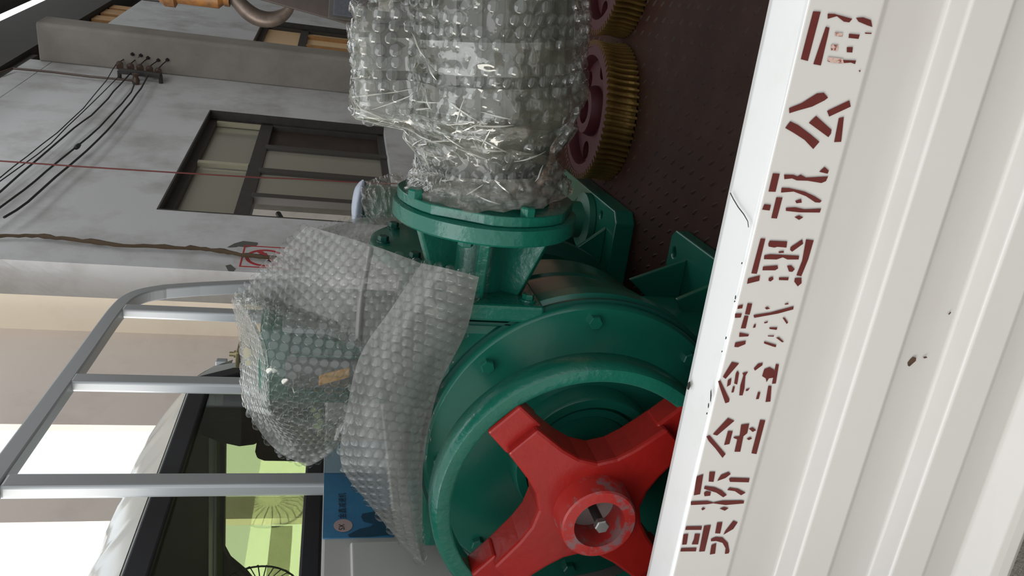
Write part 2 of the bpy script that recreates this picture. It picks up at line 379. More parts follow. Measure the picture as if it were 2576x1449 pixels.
# recess at the gate: cream return wall, then the beige end wall with its bright openings
rd = hitp(300, 836, wp(0, 0), w_); RD = -(rd - PC).dot(n_)
cream = struct(wbox('wall_return', 0, .02, 0, 8, -RD, -.001, M['cream']))
def es(x, y): p = hitp(x, y, PC - n_ * RD, n_); d = p - PC; return d.dot(w_), p.z
e1, _ = es(150, 1068); e2, _ = es(100, 1254); e3, _ = es(60, 1314)
beige = struct(plate('wall_end', rect(e3 - 1.9, 0, 0, 8), [rect(e2, .35, e1, 5.4), rect(e3 - 1.8, .35, e3, 5.4)], wp(0, 0, -RD), w_, _Z, -n_ * .05, M['beige']))
barz = es(702, 1390)[1]
wn = struct(wbox('window_3', e3 - 1.8, e3, barz - .06, barz + .06, -RD - .16, -RD - .06, M['frame_edge']))
# upper dark girder and roof bars with daylight between them
g0 = es(0, 0)[1]
GB = ws(238, 26, .06)[1]; GT = ws(20, 44, .06)[1]; ZT = ws(50, 165)[1]
struct(wbox('wall_upper', 0, pb + .05, ZW - .01, ZT, -.28, 0, M['wall']))
girder = struct(wbox('trim_girder', -.3, 26, GB, GT, -.4, .06, M['roofdark']))
struct(wbox('trim_wall_plate', -.3, pb + .35, ZT, GB + .05, -.4, -.01, M['roofdark']))
for (ya, yb_, o) in ((27, 19, .7), (8, 2, 1.2)):
    z0, z1 = ws(20, ya, o)[1], ws(20, yb_, o)[1]; struct(wbox('trim_roof_bar', -.3, 26, z0, z1, o, o + .12, M['roofdark']))
for px_, py_ in ((50, 15), (85, 8), (12, 30)):
    s_ = ws(px_, py_, .5)[0]; bm = bmesh.new(); add_hexa(bm, [wp(s_ + d, z, o) for z, o, d in ((GT, 0, 0), (GT, 0, .1), (GT, .1, .1), (GT, .1, 0), (GT + 1.2, 1.3, 0), (GT + 1.2, 1.3, .1), (GT + 1.2, 1.4, .1), (GT + 1.2, 1.4, 0))])
    struct(finish(bm, 'trim_rafter', M['roofdark']))
# roof over the hall, and the closed side and back walls of the hall
struct(box('ceiling', (-1.2, -7, 7.9), (13, .2, 8.05), M['roofdark']))
struct(box('wall_right', (-1.2, -7.2, 0), (22, -7, 8.0), M['pillar']))
struct(box('wall_far', (22, -7, 0), (22.2, 5, 8), M['pillar']))
# varnished slats of the high window beyond the pillar
hw = struct(wbox('window_4', pb + .35, 26, ZW - .01, GB + .02, -.3, -.2, M['frame']))
for (xa, ya), (xb, yb_) in (((280, 50), (280, 39)), ((290, 34), (290, 22)), ((300, 19), (300, 11))):
    wbox('slat', ws(xa, ya)[0], ws(xb, yb_)[0], ZW - .005, GB - .02, -.2, -.02, M['orangewood'], hw)

# windows of the front wall: recessed dark frames, mullions, frosted panes
def window(name, a, b, z0, z1, split, tz, panes):
    w = struct(wbox(name, a, a + .13, z0, z1, -.20, -.10, M['frame'], None, .004))
    for nm, x0, x1, y0, y1 in (('frame', b - .10, b, z0, z1), ('frame', a, b, z1 - .10, z1), ('frame', a, b, z0, z0 + .08), ('frame', a, b, tz - .07, tz + .07)):
        wbox(nm, x0, x1, y0, y1, -.20, -.09, M['frame'], w, .004)
    return w
tz = (ws(637, 424)[1] + ws(597, 540)[1]) / 2
w1 = window('window_1', a1, b1, WB, WT, None, tz, None)
m1 = ws(560, 424, -.15)[0]
# reveal of the opening and its dark lining
for nm, s0, s1, z0, z1 in (('lining', a1, a1 + .015, WB, WT), ('lining', b1 - .015, b1, WB, WT), ('lining', a1, b1, WT - .015, WT)):
    wbox(nm, s0, s1, z0, z1, -.24, .004, M['frame'], w1)
wbox('sash_edge', m1 - .05, m1 + .03, tz + .07, WT - .10, -.13, -.085, M['palewood'], w1)
wbox('sash_edge', b1 - .16, b1 - .10, tz + .07, WT - .10, -.14, -.09, M['palewood'], w1)
for s0, s1 in ((a1 + .1, m1 - .03), (m1 + .03, b1 - .1)):
    wbox('window_pane', s0, s1, tz + .05, WT - .08, -.155, -.15, M['frost'], w1)
# lower sliding sashes
l1 = ws(800, 520, -.15)[0]; l2 = ws(800, 455, -.15)[0]; l3 = ws(800, 395, -.15)[0]
for s in (l1, l2, l3): wbox('stile', s - .05, s + .05, WB, tz - .05, -.15, -.07, M['frame_edge'], w1, .004)
for s0, s1 in ((l1 + .05, l2 - .05), (l2 + .05, l3 - .05)):
    wbox('window_pane', s0, s1, WB + .05, tz - .06, -.115, -.11, M['frost'], w1)
wbox('dark_leaf', l3 + .05, b1 - .1, WB + .05, tz - .06, -.18, -.15, M['press'], w1)
# the yard behind that window: yellow timber, added wall to dim the panes
yz = ws(722, 545)[1]
wd = tag(wbox('timber_stack', a1 - .3, l1 + .35, 0, yz - .35, -1.4, -.7, M['salmon'], None, .01), 'pale timber boards with yellow batten seen through the open left end of the big window', 'timber')
wbox('batten', a1 - .3, l1 + .35, yz - .35, yz - .2, -1.4, -.65, M['wood'], wd)
struct(wbox('wall_sky_block', 8.5, 30, 0, 8.5, -3.2, -3.0, M['pillar']))
cp = [wpx(700, 538, -.4), wpx(708, 552, -.4), wpx(722, 566, -.4), wpx(740, 580, -.4)]
tag(tube('hose', cp + [wp(ws(760, 590, -.4)[0], .9, -.4), wp(ws(760, 590, -.4)[0] + .05, .02, -.42)], .03, M['wire']), 'black hose hanging in the open corner of the big window', 'hose')

w2 = window('window_2', a2, b2, WB, WT2, None, ws(760, 100)[1], None)
t2 = ws(760, 100)[1]
for nm, s0, s1, z0, z1 in (('lining', b2 - .02, b2, WB, WT2), ('lining', a2, b2, WT2 - .02, WT2)): wbox(nm, s0, s1, z0, z1, -.24, .004, M['frame'], w2)
wbox('window_pane', a2 + .1, b2 - .1, t2 + .05, WT2 - .09, -.16, -.15, M['amber'], w2)
wbox('window_pane', a2 + .1, b2 - .1, WB + .08, t2 - .05, -.16, -.15, M['amber'], w2)
wbox('stile', b2 - .62, b2 - .52, WB + .08, t2 - .07, -.15, -.09, M['orangewood'], w2)
wbox('stile', b2 - 1.5, b2 - 1.38, WB + .08, t2 - .07, -.15, -.09, M['orangewood'], w2)

# ================================================================== THINGS ON THE WALL
# five-wire line: rail with porcelain insulators, wires running down along the wall to the left
OFF = .10
br = thing('insulator_rail', 'dark steel rail with five brown insulators on the wall beside the pillar', 'bracket', wpx(350, 184, 0))
r0, r1 = wpx(300, 178, OFF), wpx(404, 190, OFF)
sweep_rect('rail', [r0, r1], (.035, .03), w_, M['dark_steel'], br)
for p in (r0, r1): tube('standoff', [p, p - n_ * OFF], .025, M['dark_steel'], br)
ins = [(300, 161), (327, 166), (351, 169), (375, 173), (397, 178)]
for i, q in enumerate(ins):
    p = wpx(q[0] + 2, q[1] + 8, OFF); e = wpx(q[0], q[1] - 8, OFF); ax = (e - p).normalized()
    lathe('insulator', [(0, 0), (.042, 0), (.044, .04), (.03, .07), (.044, .1), (.044, .16), (.026, .19), (0, .19)], p, ax, M['insul'], br, 16)
for i, (q, t) in enumerate(zip(ins, [(333, 137), (354, 140), (372, 146), (398, 152), (421, 151)])):
    tube('tap_wire', [wpx(q[0] + 2, q[1] - 6, OFF + .02), wpx((q[0] + t[0]) / 2, (q[1] + t[1]) / 2 - 3, OFF + .05), hitp(t[0], t[1], wp(pb, 0), w_)], .007, M['wire'], br, 6)
    lathe('wire_knot', [(0, -.02), (.022, -.01), (.026, .01), (0, .03)], hitp(t[0], t[1], wp(pb - .01, 0), w_), n_, M['wire'], br, 10)
lines = [[(300, 150), (268, 202), (210, 272), (144, 334), (70, 392), (0, 447), (-60, 492)],
         [(305, 186), (210, 280), (128, 361), (60, 413), (0, 456), (-60, 500)],
         [(328, 184), (300, 215), (272, 248), (230, 290), (186, 322), (100, 396), (0, 483), (-60, 532)],
         [(338, 210), (330, 232), (307, 260), (250, 320), (190, 371), (116, 431), (60, 478), (0, 522), (-60, 566)],
         [(372, 190), (355, 222), (330, 256), (302, 290), (268, 330), (217, 380), (140, 445), (70, 508), (10, 547)]]
lb = ['thin black wire, uppermost of five slanting across the grey wall', 'thin black wire, second from the top of five on the grey wall',
      'thick black wire, middle of five slanting across the grey wall', 'black wire with a taped joint, second from the bottom of five',
      'black wavy wire, lowest of five slanting across the grey wall']
for i, L_ in enumerate(lines):
    L2 = []
    for a, b in zip(L_, L_[1:]): L2 += [a, ((a[0] + b[0]) / 2 + random.uniform(-1.5, 1.5), (a[1] + b[1]) / 2 + random.uniform(-1.5, 1.5))]
    L2.append(L_[-1])
    o = tag(tube('cable', [wpx(x, y, OFF) for x, y in L2], (.0055, .0055, .009, .009, .010)[i], M['wire'], None, 6), lb[i], 'cable', 'line wires along the wall')
    if i == 3: lathe('taped_joint', [(0, -.07), (.02, -.05), (.024, 0), (.018, .05), (0, .07)], wpx(195, 368, OFF), wpx(220, 345, OFF) - wpx(195, 368, OFF), M['wire'], o, 8)
j = lathe('junction_insulator', [(0, 0), (.04, 0), (.05, .05), (.03, .09), (.045, .13), (0, .14)], wpx(342, 212, 0), n_ + w_ * .1, M['insul'], None, 16); tag(j, 'small red brown junction insulator below the rail of insulators', 'insulator')
tag(tube('conduit_pipe', [wpx(-40, 192, .05), wpx(0, 183, .05), (wpx(32, 172, .05)), wpx(130, 181, .05), wpx(230, 193, .05), wpx(338, 203, .05)], .014, M['insul'], None, 8), 'thin brown conduit running down the wall to the junction insulator', 'pipe')
tag(tube('red_cord', [wpx(x, y, .3) for x, y in ((-80, 400), (0, 405), (200, 419), (437, 434), (640, 446), (760, 451), (905, 459), (1000, 462))], .0065, M['redcord'], None, 6), 'thin red cord hanging straight down in front of the big window', 'cord')
bm = bmesh.new(); rp = [(-60, 592), (0, 593), (95, 594), (186, 603), (310, 617), (466, 623), (543, 630), (605, 640), (700, 650), (800, 655)]
RP = []
for a, b in zip(rp, rp[1:]):
    for k in range(6): t = k / 6; RP.append(wpx(a[0] + (b[0] - a[0]) * t, a[1] + (b[1] - a[1]) * t + random.uniform(-1.6, 1.6), .035))
tag(tube('rope', RP, [.016 + random.uniform(-.004, .006) for _ in RP], M['rope'], None, 7), 'frayed brown rope hanging along the left edge of the grey wall', 'rope')
# no smoking sign
sg = thing('no_smoking_sign', 'torn white no smoking sign with red ring at the edge of the grey wall', 'sign', wpx(690, 650, 0))
def wpoly(name, pts, off, m, parent): return poly3(name, [wpx(x, y, off) for x, y in pts], m, parent)
s0, zt = ws(613, 619); s1, _ = ws(602, 671); ss = sorted((s0, s1)); zb = ws(760, 660)[1]
wbox('sheet', ss[0] - .03, ss[1] + .03, zb, ws(590, 650)[1], .001, .004, M['signpaper'], sg)
zA = ws(608, 645)[1]
for r in ((ss[0], ss[1], zA - .012, zA), (ss[0] - .008, ss[0] + .008, zb, zA), (ss[1] - .008, ss[1] + .008, zb, zA)): wbox('border', r[0], r[1], r[2], r[3], .004, .0055, M['signred'], sg)
sc_, zc_ = ws(668, 650); R_ = abs(ws(668, 628)[0] - sc_) * .95
plate('ring', circ((0, 0), R_, 40), [circ((0, 0), R_ * .82, 40)], wp(sc_, zc_, .0045), w_, _Z, n_ * .001, M['signred'], sg)
bm = bmesh.new(); q = R_ * .72
add_hexa(bm, [wp(sc_ + a * q + c * .02, zc_ + b * q - c * .02, o) for o in (.0045, .0058) for a, b, c in ((-1, -.75, 0), (1, .75, 0), (1, .75, 1.6), (-1, -.75, 1.6))]); finish(bm, 'slash', M['signred'], sg)
bm = bmesh.new(); add_hexa(bm, [wp(sc_ + a * R_, zc_ + b * R_, o) for o in (.0045, .0052) for a, b in ((.1, .55), (.2, .62), (.6, 0), (.5, -.05))]); finish(bm, 'cigarette', M['soot'], sg)
bm = bmesh.new(); add_hexa(bm, [wp(sc_ + a * R_, zc_ + b * R_, o) for o in (.0045, .0052) for a, b in ((-.3, -.1), (.2, -.5), (.1, -.7), (-.5, -.3))]); finish(bm, 'cigarette', M['ink'], sg)
for pts in ([(571, 622), (590, 612), (612, 606), (648, 610), (645, 619), (620, 622), (600, 620)], [(567, 668), (580, 665), (592, 675), (586, 682), (574, 681)]):
    wpoly('torn_patch', pts, .0048, M['soot'], sg)

# ================================================================== CRANE HOOK, PRESS AT THE RIGHT
hx = 7.4
ck = thing('crane_hook', 'worn steel crane hook hanging from an orange block above the far window', 'hook', hit(640, 20, 'x', hx))
K = hx / cos(radians(17)) / FPX
hp_ = [(575, -40), (583, -12), (602, 8), (624, 30), (650, 45), (680, 49), (708, 40), (728, 20), (736, -6), (728, -30)]
def smooth_path(pts, m=4):
    f = patch([[V(p) for p in pts]] * 2); n = (len(pts) - 1) * m; return [f(.5, k / n) for k in range(n + 1)]
hq = smooth_path([hit(x, y, 'x', hx) for x, y in hp_]); nn = len(hq)
tube('hook', hq, [K * (9 + 9 * sin(pi * min(1, k / nn * 1.25)) if k < nn * .8 else 17 - 40 * (k / nn - .8)) for k in range(nn)], M['hook'], ck, 12)
bt = hit(480, -12, 'x', hx)
lathe('block', [(0, -.26), (.05, -.26), (.085, -.22), (.085, .1), (.12, .12), (.12, .2), (.07, .26), (0, .26)], hit(480, -14, 'x', hx), V((0, 0, 1)), M['hookbody'], ck, 14)
lathe('collar_nut', [(0, -.02), (.11, -.02), (.11, .02), (.06, .05), (0, .05)], hit(572, -18, 'x', hx), V((0, 0, 1)), M['hookbody'], ck, 14)
tp = hit(400, -14, 'x', hx)
for d in (-.05, .05): tube('hoist_rope', [tp + V((0, d, 0)), V((tp.x, tp.y + d, 7.9))], .012, M['wire'], ck, 6)
pr = thing('press_machine', 'dark brown machine column standing before the far window', 'machine', (hit(900, 0, 'x', 5.2).x, -1.0, 0))
q = [hit(625, -8, 'x', 5.2), hit(1040, 108, 'x', 5.2)]
bm = bmesh.new()
A0, A1 = q[0], q[0] + (q[1] - q[0]) * ((q[0].z - 0) / (q[0].z - q[1].z))
add_hexa(bm, [V((A1.x, A1.y, 0)), V((A1.x, A1.y - 1.6, 0)), V((A1.x + .8, A1.y - 1.6, 0)), V((A1.x + .8, A1.y, 0)), A0, A0 + V((0, -1.2, 0)), A0 + V((.8, -1.2, 0)), A0 + V((.8, 0, 0))])
finish(bm, 'column', M['press'], pr, bevel=.01)
for nm, x0, y0, x1, y1, d, mm in (('mesh_box', 838, 34, 925, -60, .25, 'navy'), ('black_box', 942, 52, 1040, -70, .3, 'rubber'), ('bright_plate', 945, 22, 985, -30, .34, 'dull_steel'), ('ledge', 825, 44, 1020, -60, .08, 'frame')):
    p, q2 = hit(x0, y0, 'x', 5.2 - .02), hit(x1, y1, 'x', 5.2 - .02)
    box(nm, (5.2 - d, min(p.y, q2.y), min(p.z, q2.z)), (5.19, max(p.y, q2.y), max(p.z, q2.z)), M[mm], pr, .006)

# ================================================================== TRUCK
YF = 1.18; ZF = .72; XF = 3.12; YR = -2.2
tr = thing('flatbed_truck', 'white flatbed truck with stencilled side board, silver rack and pale cab', 'truck', (2.0, 1.2, 0))
# --- near side board, pressed ribs; profile points read at the two ends of the picture
ZL = 1.078
PR = [(1935, 1626, 'z', ZL), (1944, 1632, 'z', ZL + .004), (2026, 1684, 'z', ZL + .003), (2036, 1693, 'x', .900), (2226, 1828, 'x', .900), (2236, 1834, 'x', .906), (2378, 1942, 'x', .918), (2392, 1950, 'x', .916), (2440, 1992, 'x', .889), (2450, 2000, 'x', .886),
      (2552, 2081, 'x', .886), (2558, 2087, 'x', .904), (2672, 2178, 'x', .918), (2684, 2186, 'x', .916), (2742, 2234, 'x', .889), (2754, 2242, 'x', .886), (2842, 2319, 'x', .886), (2850, 2325, 'x', .904),
      (2925, 2390, 'x', .918), (2940, 2400, 'x', .916), (3040, 2490, 'x', .888), (3060, 2510, 'x', .886), (3090, 2534, 'x', .886), (3096, 2540, 'x', .905)]
pA = [hit(a, 0, ax, v) for a, b, ax, v in PR]; pB = [hit(b, 1449, ax, v) for a, b, ax, v in PR]
for P_ in (pA, pB):
    zb_ = P_[-1].z; xi = P_[0].x + .012
    P_ += [V((.94, P_[-1].y, zb_)), V((xi, P_[0].y, ZF - .03)), V((xi, P_[0].y, ZL - .03))]
bm = bmesh.new(); rows = []
for t in (-1.6, -.8, 0, .25, .5, .75, 1, 1.42):
    rows.append([bm.verts.new(a + (b - a) * t) for a, b in zip(pA, pB)])
npf = len(pA)
for A, B in zip(rows, rows[1:]):
    for k in range(npf): bm.faces.new((A[k], A[(k + 1) % npf], B[(k + 1) % npf], B[k]))
bm.faces.new(rows[0]); bm.faces.new(rows[-1][::-1])
sb = finish(bm, 'side_board', M['white'], tr, bevel=.004, seg=2, angle=12)
for p in sb.data.polygons: p.use_smooth = False
lab(sb, 'white ribbed side board with brown stencilled characters')
sb.data.materials.append(M['white_lit'])
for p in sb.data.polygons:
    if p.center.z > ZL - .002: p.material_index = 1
# --- stencilled company name on the flat top band
def chars(off, strokes, m='paintred', dx=.0012):
    bm = bmesh.new()
    for st in strokes:
        q = [hit(off[0] + a / 2.576, off[1] + b / 2.576, 'x', .900) for a, b in st]
        vs = [bm.verts.new(V((p.x - dx, p.y, p.z))) for p in q]
        es_ = [bm.edges.new((vs[i], vs[(i + 1) % len(vs)])) for i in range(len(vs))]
        bmesh.ops.triangle_fill(bm, use_beauty=True, edges=es_, normal=(-1, 0, 0))
    return finish(bm, 'painted_character', M[m], sb)
TXT = {
 'si': ((1576, 0), [[(1206, 73), (1255, 76), (1172, 395), (1126, 383)], [(1288, 172), (1312, 180), (1302, 230), (1256, 424), (1207, 415)],
   [(1300, 88), (1345, 90), (1460, 122), (1440, 145), (1405, 140), (1360, 105), (1300, 122)], [(1483, 115), (1530, 112), (1580, 130), (1590, 175), (1560, 165), (1500, 140)],
   [(1438, 218), (1508, 225), (1500, 252), (1436, 245)], [(1424, 305), (1463, 305), (1460, 340), (1424, 338)], [(1542, 210), (1585, 212), (1583, 220), (1542, 218)],
   [(1400, 388), (1484, 392), (1478, 415), (1450, 405), (1405, 408)], [(1500, 455), (1515, 455), (1508, 468)]]),
 'gong': ((1576, 0), [[(1050, 700), (1130, 668), (1230, 605), (1275, 600), (1303, 632), (1280, 650), (1200, 690), (1110, 715), (1052, 733)],
   [(1058, 785), (1110, 810), (1190, 870), (1247, 918), (1207, 965), (1150, 905), (1080, 860), (1025, 828)], [(1225, 750), (1325, 840), (1322, 865), (1305, 888), (1178, 795)],
   [(1440, 650), (1450, 690), (1310, 755), (1296, 718)], [(1372, 765), (1405, 757), (1388, 918), (1342, 920)]]),
 'ji': ((1576, 0), [[(945, 1122), (990, 1125), (963, 1242), (917, 1240)], [(968, 1277), (1008, 1279), (972, 1415), (935, 1412)], [(890, 1322), (933, 1327), (925, 1363), (876, 1357)],
   [(1018, 1130), (1080, 1132), (1105, 1142), (1125, 1130), (1160, 1150), (1303, 1142), (1290, 1172), (1260, 1185), (1170, 1170), (1100, 1168), (1070, 1155), (1020, 1160)], [(1280, 1080), (1308, 1105), (1300, 1125), (1245, 1112)],
   [(1002, 1215), (1050, 1217), (1150, 1240), (1215, 1270), (1262, 1300), (1250, 1312), (1220, 1310), (1160, 1270), (1080, 1240), (998, 1247)], [(1090, 1300), (1128, 1288), (1133, 1312), (1098, 1316)],
   [(1030, 1345), (1090, 1342), (1150, 1355), (1258, 1350), (1250, 1376), (1120, 1375), (1030, 1365)], [(1085, 1405), (1115, 1394), (1143, 1407), (1115, 1424)]]),
 'su': ((1576, 500), [[(866, 256), (897, 258), (842, 485), (806, 482)], [(916, 290), (925, 270), (1038, 275), (1034, 315), (975, 310), (955, 315), (918, 308)], [(1135, 262), (1142, 290), (1070, 342), (1057, 330), (1060, 312)],
   [(982, 340), (1015, 336), (1018, 348), (985, 350)], [(890, 365), (930, 358), (1115, 368), (1113, 392), (1040, 392), (1010, 378), (970, 392), (888, 390)], [(882, 438), (975, 430), (980, 450), (960, 462), (878, 462)],
   [(1037, 432), (1065, 430), (1088, 455), (1072, 472), (1050, 470)], [(1160, 262), (1210, 268), (1175, 390), (1130, 500), (1098, 495), (1135, 400)], [(785, 515), (862, 495), (858, 530), (778, 550)],
   [(920, 510), (945, 503), (950, 520), (930, 535), (917, 528)], [(985, 508), (1048, 508), (1045, 527), (985, 525)], [(1088, 512), (1130, 510), (1132, 545), (1107, 566), (1084, 535)]]),
 'jian': ((1576, 500), [[(720, 692), (752, 684), (748, 708), (716, 712)], [(782, 675), (812, 678), (795, 750), (765, 745)], [(700, 742), (745, 742), (738, 768), (700, 770)], [(762, 755), (788, 758), (770, 838), (738, 838)],
   [(820, 752), (930, 735), (1080, 695), (1078, 715), (980, 742), (825, 770)], [(893, 705), (910, 698), (928, 710), (905, 716)], [(1022, 678), (1045, 673), (1048, 682), (1025, 685)], [(1008, 768), (1022, 768), (1045, 800), (1035, 810)],
   [(888, 798), (915, 792), (910, 802), (892, 806)], [(825, 812), (836, 810), (833, 832), (816, 835)], [(922, 832), (975, 832), (970, 848), (925, 842)], [(912, 884), (955, 884), (950, 892), (915, 890)],
   [(965, 897), (985, 895), (1018, 925), (1005, 928)], [(730, 865), (792, 878), (785, 890), (727, 893)], [(702, 930), (770, 918), (768, 940), (720, 960), (696, 958)], [(890, 922), (968, 945), (965, 960), (945, 955), (888, 935)]]),
 'xin': ((1576, 887), [[(680, 58), (727, 68), (640, 168), (622, 155)], [(590, 182), (605, 177), (665, 300), (662, 318), (638, 326), (600, 215)], [(655, 175), (678, 163), (672, 205), (648, 220)],
   [(716, 115), (727, 130), (715, 205), (695, 198), (705, 135)], [(688, 215), (700, 218), (692, 255), (677, 257)], [(748, 130), (785, 122), (768, 150), (762, 230), (750, 275), (728, 275), (735, 210), (755, 145)],
   [(772, 235), (797, 228), (785, 245), (770, 247)], [(822, 100), (850, 70), (880, 64), (878, 80), (830, 115)], [(965, 72), (985, 75), (965, 198), (940, 200)],
   [(876, 150), (890, 105), (925, 92), (955, 110), (950, 160), (920, 165), (905, 190), (900, 165)], [(850, 252), (865, 255), (855, 298), (836, 300)], [(916, 213), (937, 215), (930, 315), (898, 318)]]),
 'jin': ((1576, 887), [[(655, 421), (697, 440), (585, 535), (557, 527)], [(515, 540), (537, 535), (640, 655), (620, 680), (575, 620), (530, 570)], [(655, 505), (686, 507), (665, 590), (630, 597)],
   [(740, 465), (793, 458), (780, 520), (755, 540), (735, 640), (697, 640), (715, 560), (690, 550), (695, 542), (730, 540)], [(790, 490), (815, 482), (838, 500), (815, 512)], [(775, 555), (800, 545), (812, 555), (790, 565)],
   [(863, 433), (897, 437), (840, 655), (807, 650)]]),
 'qiao': ((1576, 887), [[(452, 800), (496, 786), (475, 915), (434, 922)], [(535, 770), (573, 770), (562, 835), (530, 833)], [(585, 830), (610, 790), (660, 770), (673, 785), (640, 810)], [(662, 815), (672, 808), (795, 812), (790, 838), (668, 835)],
   [(505, 862), (570, 870), (615, 890), (648, 920), (625, 935), (580, 905), (500, 880)], [(500, 905), (515, 895), (545, 900), (540, 925), (503, 928)], [(650, 888), (665, 872), (720, 880), (770, 905), (740, 922), (700, 895)],
   [(415, 962), (520, 958), (560, 968), (620, 957), (740, 955), (760, 958), (757, 975), (640, 985), (560, 974), (520, 980), (415, 985)], [(482, 1010), (495, 1000), (510, 1008), (490, 1020)], [(600, 1008), (630, 998), (660, 1005), (635, 1022)]]),
 'ding': ((1576, 887), [[(384, 1124), (487, 1122), (483, 1146), (378, 1146)], [(367, 1175), (398, 1172), (388, 1240), (358, 1242)], [(440, 1172), (475, 1172), (462, 1240), (420, 1240), (435, 1205)], [(352, 1265), (452, 1262), (448, 1285), (346, 1286)],
   [(500, 1120), (545, 1115), (505, 1285), (468, 1287)], [(585, 1098), (620, 1096), (605, 1170), (572, 1168)], [(690, 1086), (718, 1098), (690, 1140), (625, 1178), (640, 1150)],
   [(545, 1205), (575, 1192), (620, 1195), (655, 1230), (665, 1285), (660, 1298), (635, 1302), (640, 1265), (620, 1230), (580, 1218), (545, 1220)], [(548, 1245), (580, 1232), (572, 1300), (538, 1306)]]),
}
for k, (off, st) in TXT.items(): chars(off, st)
lab(chars((1576, 0), [[(1300, 368), (1400, 380), (1405, 410), (1340, 408), (1300, 398)], [(1346, 208), (1400, 215), (1395, 238), (1348, 232)], [(1322, 288), (1368, 292), (1366, 330), (1322, 325)]], 'paintfaint'), 'rubbed off strokes of the last character')
# chips and rust spots in the paint
def chip(pts, ax='x', val=.885, m='rust'):
    return poly3('rust_spot', [hit(x, y, ax, val) for x, y in pts], M[m], sb)
chip([(2283, 912), (2290, 904), (2297, 898), (2305, 900), (2304, 908), (2297, 914), (2288, 922), (2284, 920)], val=.9065)
chip([(2322, 898), (2330, 896), (2333, 900), (2325, 902)], val=.910)
chip([(2385, 790), (2391, 784), (2393, 786), (2388, 792)], val=.9135)
for x, y, l, wd_ in ((1732, 970, 22, 4), (1788, 995, 34, 1.6), (1782, 1020, 14, 1.4), (1778, 1040, 6, 1.5), (1850, 748, 12, 1.6), (1848, 758, 5, 1.6), (1866, 662, 6, 1.5), (1826, 850, 8, 1.6), (1816, 884, 5, 1.4)):
    chip([(x + wd_, y - l / 2), (x + wd_ * 1.4, y), (x + wd_ * .2, y + l / 2), (x - wd_, y + l * .4), (x - wd_ * .6, y - l * .3)], 'z', ZL + .0085, 'dark_steel')
for pts in ([(1838, 484), (1846, 500), (1858, 520), (1872, 538), (1882, 556), (1884, 572), (1882, 572), (1880, 557), (1870, 540), (1856, 522), (1844, 502), (1836, 486)],):
    chip(pts, 'z', ZL + .0085, 'dark_steel')
# --- bed: floor plate with raised lugs, far board, headboard
bf = box('bed_floor', (.96, YR, ZF - .06), (XF, YF, ZF), M['floor'], tr)
lm = []; lf = []
R = random.Random(3); dxx = .062; ny = int((YF - .2 + 1.0) / .05)
for i in range(int((XF - 1.05) / dxx * 2)):
    for j in range(44):
        if (i + j) % 2: continue
        cx_, cy_ = 1.05 + i * dxx * .5, YF - .05 - j * .044
        if cy_ < -.75: continue
        a = radians(38 if (i // 1 + j // 1) % 4 < 2 else 30); l, h, wd_ = .017, .0032, .0052; b = len(lm)
        ux, uy = cos(a), sin(a)
        for du, dv, dz in ((-l, 0, 0), (-l * .4, wd_, 0), (l * .4, wd_, 0), (l, 0, 0), (l * .4, -wd_, 0), (-l * .4, -wd_, 0), (-l * .5, 0, h), (l * .5, 0, h)):
            lm.append((cx_ + ux * du - uy * dv, cy_ + uy * du + ux * dv, ZF + dz))
        for f in ((0, 5, 6), (0, 6, 1), (1, 6, 7, 2), (2, 7, 3), (3, 7, 4), (4, 7, 6, 5)): lf.append(tuple(b + k for k in f))
me = bpy.data.meshes.new('floor_lug'); me.from_pydata(lm, [], lf); lg = stuff(link('floor_lug', me, M['lug'], None)); attach(lg, tr)
fb = box('far_board', (XF, YR, ZF - .1), (XF + .05, YF, ZL), M['salmon'], tr, .004); lab(fb, 'pinkish beige inner face of the far board')
ZH = hit(812, 1290, 'y', YF).z
hbd = box('headboard', (.95, YF, .5), (XF, YF + .03, ZH), M['white'], tr, .006)
hA = hit(868, 1449, 'y', YF - .012); hB = hit(880, 1362, 'y', YF - .012)
box('pressed_panel', (hA.x - .5, YF - .014, ZF + .03), (hB.x, YF + .001, hB.z), M['white'], hbd, .012, 4)
box('pressed_panel', (hB.x + .12, YF - .014, ZF + .03), (XF - .3, YF + .001, hB.z - .1), M['white'], hbd, .012, 4)
# --- silver rack over the headboard
rk = [(-120, 1338), (20, 1147), (119, 1012), (210, 887), (268, 806), (296, 770), (322, 746), (360, 730), (415, 720), (500, 714), (600, 709), (700, 704), (820, 698)]
rkp = [hit(x, y, 'y', YF) for x, y in rk]
rkc = smooth_path(rkp[3:9], 5); rail_pts = rkp[:3] + rkc + rkp[9:]
sweep_rect('rack_top_rail', [p + V((0, .022, 0)) for p in rail_pts], (.022, .024), (0, 1, 0), M['alu'], tr, .005)
for yc, xt in ((1221, 12), (957, 186), (780, 312)):
    p = hit(xt, yc, 'y', YF); b = hit(840, yc + (0 if yc > 1000 else 18), 'y', YF)
    px = (p.x + b.x) / 2
    box('rack_post', (px, YF, ZH - .3), (px + .056, YF + .036, p.z + .012), M['alu'], tr, .008, 3)
# --- cab
cab = None
YC = 1.36
def cp(x, y, dy=0.0): return hit(x, y, 'y', YC + dy)
bm = bmesh.new()
